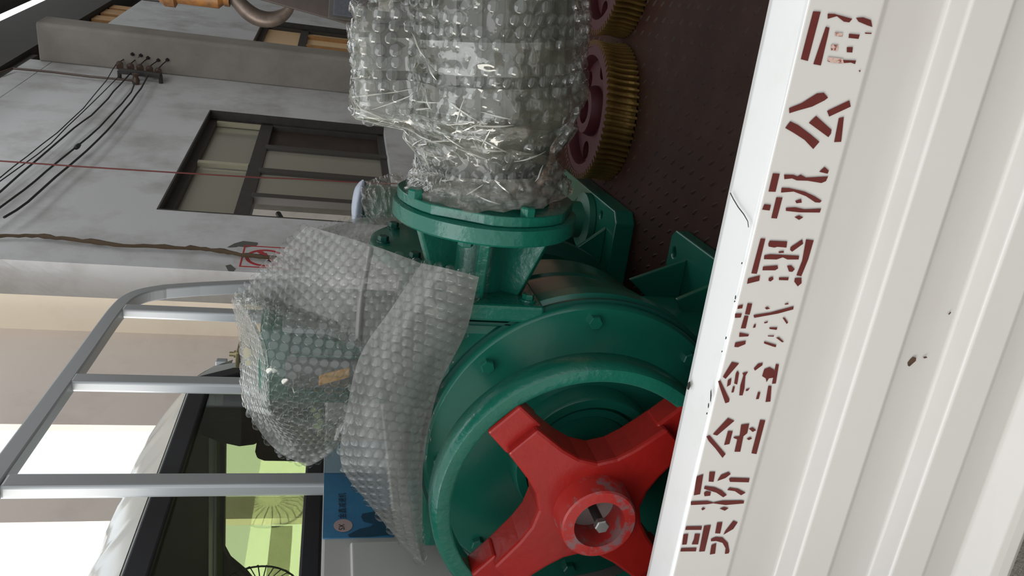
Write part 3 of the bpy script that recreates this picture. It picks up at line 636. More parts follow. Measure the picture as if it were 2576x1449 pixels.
# rear face outline with window hole, roof, sides
zl = cp(395, 1188).z; zwT = cp(411, 1188).z; zwB = cp(806, 1250).z; xR = cp(600, 905).x; xwR = cp(606, 930).x; xL = .55
zr = cp(300, 1188, .3).z
rear = rect(xL, .55, xR, zl + .02)
hole = rect(xL + .12, zwB, xwR - .05, zwT)
cab = plate('cab', [(xL, .55), (xR, .55), (xR, zl - .17), (xR - .05, zl - .06), (xR - .16, zl), (xL, zl)], [[(xL + .12, zwB), (xwR - .02, zwB), (xwR - .02, zwT - .12), (xwR - .1, zwT), (xL + .12, zwT)]], (0, YC, 0), (1, 0, 0), (0, 0, 1), (0, .05, 0), M['cab'], tr, .006)
lab(cab, 'pale grey cab with ribbed roof and rear window')
# roof: crowned sheet rising forward, with pressed ribs
def roofz(x, y):
    t = min(max((y - YC) / .34, 0), 1); e = min(max((xR - x) / .22, 0), 1)
    rib = .007 if any(abs(x - (1.62 + .27 * k)) < .035 for k in range(5)) else 0
    return zl - .12 * (1 - e) ** 2 + (.165 * sin(t * pi / 2) + rib * min(1, t * 2.2)) * (.35 + .65 * e ** .5)
bm = bmesh.new(); nx, ny = 90, 22; vv = []
for i in range(nx + 1):
    x = xL + (xR - xL) * i / nx; row = []
    for jj in range(ny + 1):
        y = YC + 1.5 * (jj / ny) ** 1.8; row.append(bm.verts.new((x, y, roofz(x, y))))
    vv.append(row)
for i in range(nx):
    for jj in range(ny): bm.faces.new((vv[i][jj], vv[i + 1][jj], vv[i + 1][jj + 1], vv[i][jj + 1]))
finish(bm, 'cab_roof', M['cab'], cab, smooth=True)
# drip seam, window rubber, glass
box('roof_seam', (xL, YC - .006, zl - .052), (xR - .16, YC + .001, zl - .044), M['rubber'], cab)
wr = plate('window_rubber', [(xL + .11, zwB - .005), (xwR - .01, zwB - .005), (xwR - .01, zwT - .115), (xwR - .095, zwT + .008), (xL + .11, zwT + .008)], [[(xL + .18, zwB + .045), (xwR - .05, zwB + .045), (xwR - .05, zwT - .15), (xwR - .115, zwT - .05), (xL + .18, zwT - .05)]], (0, YC - .015, 0), (1, 0, 0), (0, 0, 1), (0, .03, 0), M['rubber'], cab, .006)
plate('rear_glass', [(xL + .17, zwB + .03), (xwR - .04, zwB + .03), (xwR - .04, zwT - .14), (xwR - .11, zwT - .04), (xL + .17, zwT - .04)], [], (0, YC + .012, 0), (1, 0, 0), (0, 0, 1), (0, .003, 0), M['rearglass'], cab)
# cab inside: lining, side door window and windscreen with green glass, seats
YW = YC + 1.42; XI = xR - .05
def cx_(pts, X): return [(p.y, p.z) for p in (hit(x, y, 'x', X) for x, y in pts)]
plate('side_door', [(YC + .06, .6), (YW, .6), (YW, zl - .1), (YC + .06, zl - .1)], [cx_([(553, 1085), (553, 1330), (560, 1382), (578, 1415), (620, 1450), (640, 1475), (800, 1475), (783, 1085)], XI)], (XI, 0, 0), (0, 1, 0), (0, 0, 1), (.04, 0, 0), M['interior'], cab)
plate('side_glass', cx_([(545, 1080), (545, 1480), (805, 1480), (790, 1080)], XI + .02), [], (XI + .02, 0, 0), (0, 1, 0), (0, 0, 1), (.005, 0, 0), M['tint'], cab)
plate('windscreen_surround', rect(xL, .6, xR, zl + .12), [rect(xL + .15, 1.35, xR - .3, zl - .12)], (0, YW, 0), (1, 0, 0), (0, 0, 1), (0, .03, 0), M['interior'], cab)
plate('windscreen', rect(xL + .1, 1.3, xR - .25, zl - .08), [], (0, YW + .035, 0), (1, 0, 0), (0, 0, 1), (0, .005, 0), M['tint'], cab)
box('head_lining', (xL, YC + .06, zl - .05), (xR - .1, YW, zl - .02), M['interior'], cab)
box('side_lining', (xL - .02, YC + .06, .6), (xL, YW, zl - .06), M['interior'], cab)
plate('seat_back', cx_([(470, 1050), (480, 1085), (520, 1104), (553, 1117), (600, 1127), (648, 1121), (660, 1050)], XI - .22), [], (XI - .22, 0, 0), (0, 1, 0), (0, 0, 1), (.10, 0, 0), M['seat'], cab, .015)
plate('head_rest', cx_([(640, 1060), (650, 1112), (641, 1140), (646, 1155), (664, 1162), (735, 1163), (800, 1172), (830, 1060)], XI - .36), [], (XI - .36, 0, 0), (0, 1, 0), (0, 0, 1), (.09, 0, 0), M['seat'], cab, .015)
# little fan on the dashboard, seen through the glass
fc = hit(650, 1492, 'x', XI - .25); 
bm = bmesh.new(); rf = .15
ringp = [fc + V((rf * cos(2 * pi * k / 28), 0, rf * sin(2 * pi * k / 28))) for k in range(29)]; add_tube(bm, ringp, .004, 5)
for k in range(24):
    a = 2 * pi * k / 24; add_tube(bm, [fc + V((.05 * cos(a), -.03, .05 * sin(a))), fc + V((rf * .8 * cos(a + .1), -.03, rf * .8 * sin(a + .1))), fc + V((rf * cos(a + .15), 0, rf * sin(a + .15)))], .0022, 4)
finish(bm, 'dashboard_fan', M['rubber'], cab)
# right end of the roof: dark drip rail, side window corner, zinc latch bracket
box('side_drip', (xR - .02, YC, zl - .10), (xR + .012, YW, zl - .06), M['alu'], cab, .004)
dk = [cp(520, 945, -.002), cp(545, 936, -.002), cp(580, 928, -.002), cp(640, 922, -.002), cp(640, 945, -.002)]
bp_ = cp(583, 897, -.02)
bk = box('latch_bracket', (bp_.x - .05, YC - .06, bp_.z - .03), (bp_.x + .05, YC + .04, bp_.z - .018), M['zinc'], cab, .003)
lathe('latch_bolt', [(0, 0), (.014, 0), (.014, .012), (.009, .012), (.009, .028), (0, .028)], bp_ + V((0, -.01, -.02)), V((0, 0, 1)), M['zinc'], cab, 12)
box('latch_foot', (bp_.x - .03, YC - .02, bp_.z - .11), (bp_.x + .03, YC + .02, bp_.z - .03), M['cab'], cab, .004)
box('cab_back', (xL, YC + .06, .55), (xR - .07, YC + .14, zwB - .05), M['interior'], cab)
# wheels so that the truck stands on the ground
for wx in (1.25, 2.9):
    for wy in (-1.0, 2.2):
        wh = lathe('wheel', [(0, -.09), (.16, -.09), (.2, -.1), (.33, -.11), (.36, -.07), (.36, .07), (.33, .11), (.2, .1), (0, .06)], (wx, wy, .36), (1, 0, 0), M['rubber'], tr, 36)
box('chassis_beam', (1.4, YR + .1, .45), (1.52, 2.7, ZF - .06), M['dark_steel'], tr)
box('chassis_beam', (2.5, YR + .1, .45), (2.62, 2.7, ZF - .06), M['dark_steel'], tr)

# --- printed poster on the headboard
po = thing('printed_poster', 'blue printed company poster on the white headboard behind the cab gap', 'poster', hit(880, 1250, 'y', YF))
YP = YF - .003
def pp(x, y, d=0.0): return hit(x, y, 'y', YP - d)
pz = pp(814, 1260).z; px0 = pp(880, 1352).x; px1 = pp(880, 1110).x; pzb = pp(985, 1300).z
bm = bmesh.new(); add_hexa(bm, [V(q) for q in ((px0, YP, pzb), (px1, YP, pzb), (px1, YP + .0025, pzb), (px0, YP + .0025, pzb), (px0, YP, pz), (px1, YP, pz), (px1, YP + .0025, pz), (px0, YP + .0025, pz))]); finish(bm, 'sheet', M['blue'], po)
poly3('pale_end', [pp(817, 1190, .001), pp(990, 1190, .001), pp(990, 1112, .001), pp(818, 1112, .001)], M['bluepale'], po)
bm = bmesh.new(); oc = pp(863, 1322, .001); bm.faces.new([bm.verts.new(oc + V((.024 * cos(2 * pi * k / 28), 0, .0215 * sin(2 * pi * k / 28)))) for k in range(28)]); finish(bm, 'logo_oval', M['logo'], po)
poly3('gear_picture', [pp(x, y, .0008) for x, y in ((908, 1300), (912, 1292), (935, 1288), (960, 1280), (985, 1280), (985, 1345), (930, 1350), (880, 1352), (875, 1345), (905, 1330), (930, 1325), (940, 1318), (915, 1312))], M['bluedark'], po)
def text(body, at, size, m, parent, name):
    cu = bpy.data.curves.new(name, 'FONT'); cu.body = body; cu.size = size; cu.align_x = 'LEFT'; cu.align_y = 'BOTTOM'
    o = bpy.data.objects.new(name, cu); C.objects.link(o); o.location = at; o.rotation_euler = (pi / 2, 0, 0)
    bpy.context.view_layer.update(); dg = bpy.context.evaluated_depsgraph_get(); me = bpy.data.meshes.new_from_object(o.evaluated_get(dg))
    mw = o.matrix_world.copy(); bpy.data.objects.remove(o); me.transform(mw); me.materials.clear(); return link(name, me, m, parent)
t0 = pp(874, 1304, .0015)
text('\u91d1\u946b\u51cf\u901f\u673a', t0, .0205, M['ink'], po, 'lettering')
text('SX', pp(871, 1333, .002), .019, M['ink'], po, 'lettering')

# ================================================================== GEAR UNITS
def foot(parent, x0, x1, y0, y1, z0, z1, holes, m, ribs=(), rad=.02):
    plate('foot', [(x0, y0 + rad), (x0 + rad, y0), (x1 - rad, y0), (x1, y0 + rad), (x1, y1), (x0, y1)], [circ(c, .013, 14) for c in holes], (0, 0, z0), (1, 0, 0), (0, 1, 0), (0, 0, z1 - z0), m, parent, .004)
    for pts, t in ribs:
        bm = bmesh.new(); a = [bm.verts.new(V(p) - V((t / 2, 0, 0))) for p in pts]; b = [bm.verts.new(V(p) + V((t / 2, 0, 0))) for p in pts]
        bm.faces.new(a); bm.faces.new(b[::-1])
        for k in range(len(pts)): bm.faces.new((a[k], a[(k + 1) % len(pts)], b[(k + 1) % len(pts)], b[k]))
        finish(bm, 'foot_rib', m, parent, bevel=.003)

# ---- unit nearest the side board
GY = .839
g1 = thing('worm_gear_reducer', 'green worm gear reducer with ring wheel and red spokes nearest the side board', 'gearbox', (1.5, GY, ZF))
lathe('housing', [(0, 0), (.30, 0), (.325, .012), (.333, .02), (.333, .055), (.318, .07), (.316, .16), (.305, .2), (.292, .235), (.298, .24), (.298, .33), (.28, .38), (.2, .41), (0, .41)], (1.368, GY, 1.085), (1, 0, 0), M['green'], g1, 96)
box('housing_block', (1.395, .60, ZF + .02), (1.66, 1.115, 1.398), M['green'], g1, .022, 3)
cv = lathe('cover', [(.10, .012), (.285, .012), (.316, .012), (.321, .016), (.323, .022), (.323, .034), (.315, .036), (.10, .036)], (1.333, GY, 1.085), (1, 0, 0), M['green'], g1, 96, closed=True)
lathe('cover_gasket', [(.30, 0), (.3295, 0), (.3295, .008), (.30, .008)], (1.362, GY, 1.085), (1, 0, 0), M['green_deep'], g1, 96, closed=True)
lathe('bearing_cap', [(0, .02), (.098, .02), (.103, .012), (.118, .012), (.12, .024), (.126, .024), (.128, .002), (.146, .0), (.151, .006), (.153, .05), (0, .05)], (1.297, GY, 1.083), (1, 0, 0), M['green'], g1, 72)
for k in range(8):
    a = radians(4 + 45 * k)
    bolt('cover_bolt', (1.345, GY - .291 * cos(a), 1.085 + .291 * sin(a)), (-1, 0, 0), .0145, .014, M['green'], g1, .0, a)
# worm housing, square flange, ribbed neck, round flange
box('worm_housing', (1.37, .565, 1.16), (1.60, 1.10, 1.402), M['green'], g1, .03, 3)
box('square_flange', (1.352, .528, 1.205), (1.60, .562, 1.418), M['green_rough'], g1, .006)
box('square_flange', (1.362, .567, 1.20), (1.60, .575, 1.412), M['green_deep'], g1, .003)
FX, FZ = 1.478, 1.318
lathe('neck', [(.062, 0), (.062, .14), (.07, .15)], (FX, .395, FZ), (0, 1, 0), M['green_rough'], g1, 32)
for k in range(6):
    a = radians(8 + 60 * k); d = V((-cos(a), 0, sin(a))); t = V((sin(a), 0, cos(a))) * .011; c = V((FX, 0, FZ))
    r0_, r1_ = .148, .098
    q = [c + d * .045 + V((0, .398, 0)), c + d * r0_ + V((0, .398, 0)), c + d * r1_ + V((0, .53, 0)), c + d * .045 + V((0, .53, 0))]
    bm = bmesh.new(); add_hexa(bm, [p - t for p in q] + [p + t for p in q]); finish(bm, 'neck_rib', M['green_rough'], g1, bevel=.004)
lathe('round_flange', [(0, 0), (.172, 0), (.178, .004), (.178, .031), (.174, .035), (0, .035)], (FX, .365, FZ), (0, 1, 0), M['green_rough'], g1, 96)
oc_ = []
for k in range(64):
    a = 2 * pi * k / 64; r = .171
    for na in (45, 135, 225, 315): 
        dd = cos(a - radians(na + 20))
        if dd > .2: r = min(r, .163 / dd)
    oc_.append((r * cos(a), r * sin(a)))
plate('motor_flange', oc_, [], (FX, .345, FZ), (1, 0, 0), (0, 0, 1), (0, .019, 0), M['green_rough'], g1, .004)
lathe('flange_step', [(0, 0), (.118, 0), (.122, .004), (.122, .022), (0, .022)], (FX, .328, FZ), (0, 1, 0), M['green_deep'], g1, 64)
fb1 = hit(1046, 482, 'y', .335); fb2 = hit(1328, 528, 'y', .335); fcn = V((FX, .335, FZ))
for p in (fb1, fb2, fcn * 2 - fb1, fcn * 2 - fb2):
    bolt('flange_bolt', V((p.x, .346, p.z)), (0, -1, 0), .0145, .017, M['green_rough'], g1, .0, .3)
for a in (158, 22):
    p = V((FX + .145 * cos(radians(a)), .402, FZ + .145 * sin(radians(a)))); bolt('flange_nut', p, (0, 1, 0), .014, .012, M['green_rough'], g1)
for x in (1.385, 1.575):
    for z in (1.232, 1.395): bolt('neck_bolt', (x, .528, z), (0, -1, 0), .012, .014, M['green_rough'], g1, .016)
foot(g1, 1.42, 1.825, .478, .72, ZF, ZF + .036, [(1.79, .533), (1.50, .533)], M['green'],
     [([(1.715, .525, .756), (1.715, .70, .756), hit(1582, 702, 'x', 1.715)], .012), ([(1.56, .53, .756), (1.56, .70, .756), hit(1700, 752, 'x', 1.56)], .014)])
foot(g1, 1.42, 1.825, 1.0, 1.16, ZF, ZF + .036, [(1.78, 1.12), (1.50, 1.12)], M['green'])
# the ring wheel on the output shaft: green rim, red spider
WY, WZ = .839, 1.130
RW = .281; RI = .246
prof = [(RI, .004), (RI + .006, 0), (RW - .01, .0), (RW - .003, .006), (RW, .02), (RW, .05), (RW - .006, .058), (RI + .008, .058), (RI, .052)]
rim = lathe('wheel_rim', prof, (1.172, WY, WZ), (1, 0, 0), M['green_rough'], g1, 120, closed=True)
def spider():
    pts = []
    for k in range(4):
        a0 = radians(46 + 90 * k)
        for r, h in ((.098, 45), (.112, 27), (.140, 17.5), (.168, 13.2), (.205, 9.6)): pts.append((r, a0 - radians(h)))
        for r, h in ((.205, 9.6), (.168, 13.2), (.140, 17.5), (.112, 27)): pts.append((r, a0 + radians(h)))
    return [(-r * cos(a), r * sin(a)) for r, a in pts]
sp_ = plate('spider', spider(), [circ((0, 0), .052, 32)], (1.150, WY, WZ - .006), (0, 1, 0), (0, 0, 1), (.082, 0, 0), M['red'], g1, .006)
for k in range(4):
    a = radians(46 + 90 * k); d = V((0, -cos(a), sin(a))); t = V((0, sin(a), cos(a))); c = V((0, WY, WZ - .006))
    q = [(.190, -.040), (.250, -.037), (.250, .037), (.190, .040)]
    bm = bmesh.new(); add_hexa(bm, [V((x, 0, 0)) + c + d * r + t * s for x in (1.168, 1.224) for r, s in q]); finish(bm, 'spoke_end', M['red'], g1, bevel=.005)
lathe('hub', [(.047, .0), (.066, .0), (.069, .003), (.074, .045), (.082, .052), (.082, .15), (.047, .15)], (1.105, WY, WZ - .01), (1, 0, 0), M['red_worn'], g1, 64, closed=True)
lathe('shaft_end', [(0, 0), (.047, 0), (.047, .1), (0, .1)], (1.168, WY, WZ - .01), (1, 0, 0), M['dull_steel'], g1, 48)
lathe('shaft', [(0, 0), (.045, 0), (.045, .1), (0, .1)], (1.23, WY, WZ - .01), (1, 0, 0), M['steel'], g1, 32)
lathe('draw_bolt', [(0, 0), (.0085, 0), (.0085, .065), (0, .065)], (1.105, WY + .002, WZ - .014), (1, 0, 0), M['dark_steel'], g1, 16)
bolt('bolt_head', (1.112, WY + .002, WZ - .014), (-1, 0, 0), .0135, .012, M['steel'], g1, 0, .2)

# ---- motor of that unit under bubble wrap
MO = V((FX + .005, .330, FZ)); MA = V((-.03, -1, .105)).normalized(); MU = V((0, 0, 1)); MU = (MU - MA * MU.dot(MA)).normalized(); MS = MU.cross(MA).normalized()
if MS.x > 0: MS = -MS                               # MS points to the near side
lathe('motor_body', [(0, 0), (.09, 0), (.10, .02), (.115, .05), (.118, .08), (.138, .12), (.138, .45), (.10, .5), (0, .5)], MO, MA, M['motor'], g1, 40)
for k in range(22):
    a = 2 * pi * k / 22; d = MU * sin(a) + MS * cos(a); t = MA.cross(d) * .0025
    q = [MO + MA * .14 + d * .13, MO + MA * .14 + d * .150, MO + MA * .43 + d * .150, MO + MA * .43 + d * .13]
    bm = bmesh.new(); add_hexa(bm, [p - t for p in q] + [p + t for p in q]); finish(bm, 'cooling_fin', M['motor'], g1)
bm = bmesh.new(); Rm = Matrix((MS, MA, MU)).transposed(); add_box(bm, MO + MA * .235 + MU * .165 + MS * .02, (.12, .13, .085), Rm); finish(bm, 'terminal_box', M['motor'], g1, bevel=.008)
def sm(a, b, x): t = min(max((x - a) / (b - a), 0), 1); return t * t * (3 - 2 * t)
def skin_r(t, th):          # distance of the wrap from the motor axis; th = 0 near side, 90 degrees = up
    r = .140 - .012 * sin(pi * min(t / .1, 1)) + .027 * sm(.085, .155, t)
    top = max(sin(th), 0)
    on = sm(.115, .145, t) * (1 - sm(.315, .355, t))
    if top > .2 and on > 0:
        c = cos(th); hb = .236 / max(top, .3); wb = .10 / max(abs(c + .12), .05)
        r = max(r, min(hb, max(wb, .0)) * on + r * (1 - on))
    if t > .43: r *= sqrt(max(1 - ((t - .43) / .104) ** 2, .0))
    p = V((t * 20, cos(th) * 2.6, sin(th) * 2.6))
    r += .0085 * noise.noise(p) + .005 * noise.noise(p * 2.7)
    return r
def skin(u, v, off=0.0):
    t = .012 + .52 * u; th = radians(-115 + 265 * v)
    return MO + MA * t + (MS * cos(th) + MU * sin(th)) * (skin_r(t, th) + off)
wf = grid_mesh('bubble_wrap', skin, 110, 150, M['wrapfilm'], g1)
lab(wf, 'clear bubble wrap taped round the motor')
bubbles('bubble', lambda u, v: skin(u, v, .001), .0225, M['wrapbub'], wf, jitter=.22, flat=.40, seed=4, skip=.06, keep=lambda u, v: not ((.09 < u < .30 and noise.noise(V((u * 22, v * 8, 3))) > (-.02 if u < .2 else .12)) or (u > .3 and noise.noise(V((u * 12, v * 9, 7))) > .34)))
def band(name, t0f, t1f, v0, v1, off=.007, seed=0, wob=.004, nu=8, nv=90, m='tapefilm'):
    def f(u, v):
        vv = v0 + (v1 - v0) * v; a, b = t0f(v), t1f(v); t = a + (b - a) * u; th = radians(-115 + 265 * vv)
        r = skin_r(t, th) + off + wob * noise.noise(V((t * 70 + seed, th * 3, seed))) + .0025 * noise.noise(V((t * 190, th * 14, seed)))
        return MO + MA * t + (MS * cos(th) + MU * sin(th)) * r
    return grid_mesh(name, f, nu, nv, M[m], g1)
band('tape', lambda v: .232 - .012 * v, lambda v: .285 - .012 * v, .02, .92, .009, 1)
band('tape', lambda v: .155 + .01 * v, lambda v: .205 + .004 * v, .05, .95, .009, 2)
band('tape', lambda v: .085 + .065 * v, lambda v: .112 + .075 * v, .10, .86, .010, 3, .007)
band('tape', lambda v: .050 + .105 * v, lambda v: .066 + .108 * v, .2, .84, .012, 4, .007)
band('tape', lambda v: .18 - .13 * v, lambda v: .21 - .125 * v, .12, .7, .011, 5)
# crumpled open end of the bag over the flange
def skirt(u, v):
    th = radians(-100 + 250 * v); t = .045 - .055 * u
    r = .135 + (.028 + .022 * noise.noise(V((v * 7, 3, 0)))) * u + .012 * noise.noise(V((u * 4, v * 24, 5))) + .004 * noise.noise(V((u * 14, v * 60, 2)))
    return MO + MA * max(t, -.006 + .01 * abs(noise.noise(V((v * 15, u, 1))))) + (MS * cos(th) + MU * sin(th)) * r
grid_mesh('crumpled_film', skirt, 16, 140, M['clearfilm'], g1)
# sharp film creases, whitened and clustered to paint the wrap's bright highlights
R2 = random.Random(11)
bm = bmesh.new()
for k in range(56):
    t0_, v0_ = R2.gauss(.10, .045), min(max(R2.gauss(.62, .13), .2), .88); t0_ = max(t0_, .01); pts = []
    dt, dv = R2.uniform(-.03, .05), R2.uniform(-.10, .10)
    for i in range(5):
        q = i / 4; tt = t0_ + dt * q; th = radians(-115 + 265 * (v0_ + dv * q)); pts.append(MO + MA * tt + (MS * cos(th) + MU * sin(th)) * (skin_r(tt, th) + .010 + .004 * sin(pi * q)))
    add_tube(bm, pts, [.0003, .0012, .0016, .0012, .0003], 4)
stuff(finish(bm, 'crease_highlight', M['crease'], g1, smooth=True))

# ---- upright motor on top of the unit under a loose bubble wrap sheet
VX, VY, VR = 1.585, .728, .118
vm = thing('wrapped_motor', 'upright green motor under a loose folded bubble wrap sheet on the gear housing', 'motor', (VX, VY, 1.402))
lathe('motor_body', [(0, 0), (.13, 0), (.13, .016), (.075, .03), (.075, .05), (VR - .012, .06), (VR - .012, .27), (VR - .004, .272), (VR, .28), (VR, .315), (VR - .02, .33), (0, .33)], (VX, VY, 1.402), (0, 0, 1), M['motor_green'], vm, 48)
for k in range(26):
    a = 2 * pi * k / 26; d = V((cos(a), sin(a), 0)); t = V((-sin(a), cos(a), 0)) * .0022; c = V((VX, VY, 0))
    q = [c + d * (VR - .016) + V((0, 0, 1.465)), c + d * (VR + .004) + V((0, 0, 1.465)), c + d * (VR + .004) + V((0, 0, 1.67)), c + d * (VR - .016) + V((0, 0, 1.67))]
    bm = bmesh.new(); add_hexa(bm, [p - t for p in q] + [p + t for p in q]); finish(bm, 'cooling_fin', M['motor_green'], vm)
def strip(name, ang, wd_, z0, z1, th, m, dz=0.0, slant=0.0, lift=.0):
    d = V((cos(radians(ang)), sin(radians(ang)), 0)); t = V((-d.y, d.x, 0)); c = V((VX, VY, 0)) + d * (VR + lift)
    bm = bmesh.new(); add_hexa(bm, [c + t * (w + slant * (z - z0)) + V((0, 0, z)) + d * o for z in (z0, z1) for w, o in ((-wd_ / 2, -.012), (wd_ / 2, -.012), (wd_ / 2, th), (-wd_ / 2, th))])
    return finish(bm, name, m, vm, bevel=.003)
strip('pale_strip', 236, .082, 1.47, 1.69, .006, M['motor_grey'])  # pale grey strip raised along the motor side
strip('side_cover', 176, .062, 1.46, 1.68, .006, M['motor'])
strip('orange_label', 180, .024, 1.555, 1.615, .009, M['label'], slant=-.35)
def pg(rows): return [[hit(x, y, 'x', X) for x, y, X in r] for r in rows]
def sheet(name, rows, pitch=.0205, seed=1, nu=40, nv=40, parent=None, fm='sheetfilm', bmn='sheetbub', amp=.0025, label=None, skip=0.0, flat=.3):
    f0 = patch(pg(rows))
    def f(u, v): 
        p = f0(u, v); return p + V((-.6, -.3, .2)) * (amp * noise.noise(p * 22) + amp * .5 * noise.noise(p * 50))
    s = grid_mesh(name, f, nu, nv, M[fm], parent)
    if label: lab(s, label)
    bubbles('bubble', f, pitch, M[bmn], s, seed=seed, jitter=.05, flat=flat, skip=skip); return s
sheet('bubble_wrap', [[(592, 754, 1.58), (690, 748, 1.55), (800, 748, 1.53), (905, 765, 1.50)], [(640, 805, 1.475), (730, 815, 1.465), (820, 822, 1.46), (908, 835, 1.455)],
    [(672, 880, 1.435), (760, 895, 1.43), (840, 905, 1.43), (905, 905, 1.43)], [(677, 965, 1.445), (750, 985, 1.44), (820, 1000, 1.44), (880, 995, 1.445)], [(685, 1045, 1.50), (745, 1065, 1.49), (805, 1085, 1.485), (868, 1075, 1.48)]], seed=2, parent=vm, fm='wrapfilm_loose', bmn='wrapbub', amp=.004, flat=.46)
sheet('bubble_wrap', [[(588, 758, 1.70), (610, 768, 1.63), (640, 805, 1.478)], [(604, 830, 1.70), (632, 850, 1.58), (668, 872, 1.437)], [(609, 900, 1.70), (640, 920, 1.58), (676, 940, 1.437)], [(611, 975, 1.70), (645, 990, 1.59), (678, 1000, 1.455)], [(622, 1030, 1.66), (655, 1040, 1.58), (686, 1048, 1.50)]], seed=3, parent=vm, fm='wrapfilm_loose', bmn='wrapbub', amp=.004)
sheet('bubble_wrap', [[(612, 1000, 1.66), (650, 1015, 1.6), (690, 1040, 1.51), (760, 1055, 1.49), (868, 1060, 1.47)], [(632, 1050, 1.62), (680, 1075, 1.58), (730, 1090, 1.53), (800, 1095, 1.5), (872, 1080, 1.48)], [(672, 1110, 1.57), (720, 1125, 1.55), (768, 1135, 1.53), (820, 1122, 1.51), (872, 1090, 1.49)], [(712, 1145, 1.55), (745, 1160, 1.54), (775, 1172, 1.53), (825, 1145, 1.51), (870, 1102, 1.5)]], seed=5, parent=vm, amp=.003)
sheet('bubble_wrap', [[(592, 754, 1.60), (650, 692, 1.56), (710, 632, 1.52), (772, 568, 1.49)], [(690, 785, 1.52), (755, 718, 1.50), (815, 660, 1.47), (868, 596, 1.455)], [(800, 832, 1.47), (860, 762, 1.46), (915, 695, 1.44), (968, 628, 1.43)], [(908, 880, 1.44), (962, 800, 1.44), (1012, 732, 1.425), (1064, 665, 1.41)], [(955, 930, 1.43), (1010, 850, 1.43), (1060, 765, 1.415), (1105, 690, 1.40)]], seed=6, parent=vm, amp=.003, label='grey standing flap of the bubble wrap')
f4 = patch(pg([[(922, 618, 1.435), (931, 621, 1.431), (940, 625, 1.435)], [(900, 750, 1.442), (909, 752, 1.438), (918, 755, 1.442)], [(893, 850, 1.442), (902, 855, 1.438), (911, 860, 1.442)]])); grid_mesh('fold', f4, 20, 6, M['sheetfilm'], vm)
sheet('bubble_wrap', [[(1060, 662, 1.335), (1110, 672, 1.31), (1160, 684, 1.30), (1205, 697, 1.30)], [(985, 775, 1.355), (1045, 790, 1.33), (1110, 812, 1.32), (1172, 835, 1.325)], [(908, 890, 1.375), (975, 905, 1.345), (1045, 935, 1.33), (1112, 955, 1.335)], [(874, 1020, 1.37), (940, 1035, 1.335), (1020, 1050, 1.325), (1082, 1058, 1.335)],
    [(858, 1165, 1.36), (925, 1168, 1.32), (1000, 1172, 1.30), (1064, 1175, 1.31)], [(930, 1270, 1.34), (980, 1275, 1.31), (1025, 1280, 1.30), (1063, 1284, 1.305)], [(1003, 1358, 1.32), (1028, 1366, 1.31), (1048, 1372, 1.30), (1064, 1378, 1.305)], [(1062, 1420, 1.30), (1065, 1421, 1.30), (1068, 1422, 1.30), (1071, 1424, 1.30)]], seed=8, nu=80, parent=vm, label='long cut strip of bubble wrap hanging down beside the ring wheel', pitch=.0215)
f5 = patch(pg([[(868, 1040, 1.465), (880, 1042, 1.455), (892, 1046, 1.45)], [(848, 1070, 1.47), (862, 1072, 1.455), (876, 1074, 1.45)], [(840, 1108, 1.475), (854, 1110, 1.465), (868, 1112, 1.46)]])); grid_mesh('tape', lambda u, v: f5(u, v) + V((-.004 * noise.noise(V((v * 9, u * 2, 1))), 0, 0)), 12, 14, M['tapefilm'], vm)
for q in ([(612, 880), (618, 872), (640, 884), (638, 893), (614, 905)], [(614, 910), (630, 904), (634, 916), (622, 922)]):
    poly3('paper_scrap', [hit(x, y, 'x', 1.60) for x, y in q], M['palewood'], vm)

# ---- second unit behind the first
g2 = thing('worm_gear_reducer', 'green worm gear reducer behind the first, with bolted round end cover', 'gearbox', (2.2, .9, ZF))
lathe('housing', [(0, -.02), (.16, -.02), (.17, 0), (.30, 0), (.325, .02), (.333, .03), (.333, .06), (.315, .08), (.30, .2), (.29, .3), (.2, .36), (0, .36)], (1.93, .90, 1.075), (1, 0, 0), M['green_deep'], g2, 72)
for k in range(8):
    a = radians(12 + 45 * k); bolt('cover_bolt', (1.93, .90 - .27 * cos(a), 1.075 + .27 * sin(a)), (-1, 0, 0), .015, .015, M['green_deep'], g2)
box('worm_housing', (1.86, .655, 1.10), (2.22, 1.12, 1.40), M['green_deep'], g2, .03, 3)
lathe('end_cover', [(0, 0), (.205, 0), (.215, .006), (.215, .03), (0, .03)], (2.035, .622, 1.285), (0, 1, 0), M['green'], g2, 72)
for k in range(8):
    a = radians(8 + 45 * k); bolt('cover_bolt', (2.035 + .185 * cos(a), .622, 1.285 + .185 * sin(a)), (0, -1, 0), .0145, .017, M['green_deep'], g2, .017)
foot(g2, 2.16, 2.80, .535, .80, ZF, ZF + .06, [(2.30, .578), (2.73, .565)], M['green'],
     [([(2.52, .56, .78), (2.52, .78, .78), (2.52, .78, .95)], .014), ([(2.24, .60, .78), (2.24, .78, .78), (2.24, .78, .90), (2.24, .70, .90)], .014)], .03)
# ---- wrapped motor standing on the second unit
wm = thing('wrapped_motor', 'small film wrapped motor with pale blue cap standing behind the round flange', 'motor', (2.42, .63, .782))
mc = hit(960, 500, 'x', 2.15)
ct = hit(893, 520, 'x', 2.15)
lathe('motor_body', [(0, 0), (.09, 0), (.09, .02), (.06, .03), (.06, .72), (.045, .745), (0, .745)], (2.42, .63, .782), (0, 0, 1), M['motor_green'], wm, 32)
f6 = patch([[hit(x, y, 'x', X) for x, y, X in r] for r in ([(886, 560, 2.35), (884, 520, 2.35), (891, 478, 2.35), (903, 458, 2.37)], [(893, 562, 2.33), (895, 520, 2.31), (903, 480, 2.32), (912, 452, 2.35)], [(912, 560, 2.35), (914, 528, 2.33), (917, 482, 2.33), (918, 455, 2.35)])])
cpo = grid_mesh('cap', f6, 10, 16, M['cap'], wm); sd = cpo.modifiers.new('thick', 'SOLIDIFY'); sd.thickness = .02; sd.offset = -1
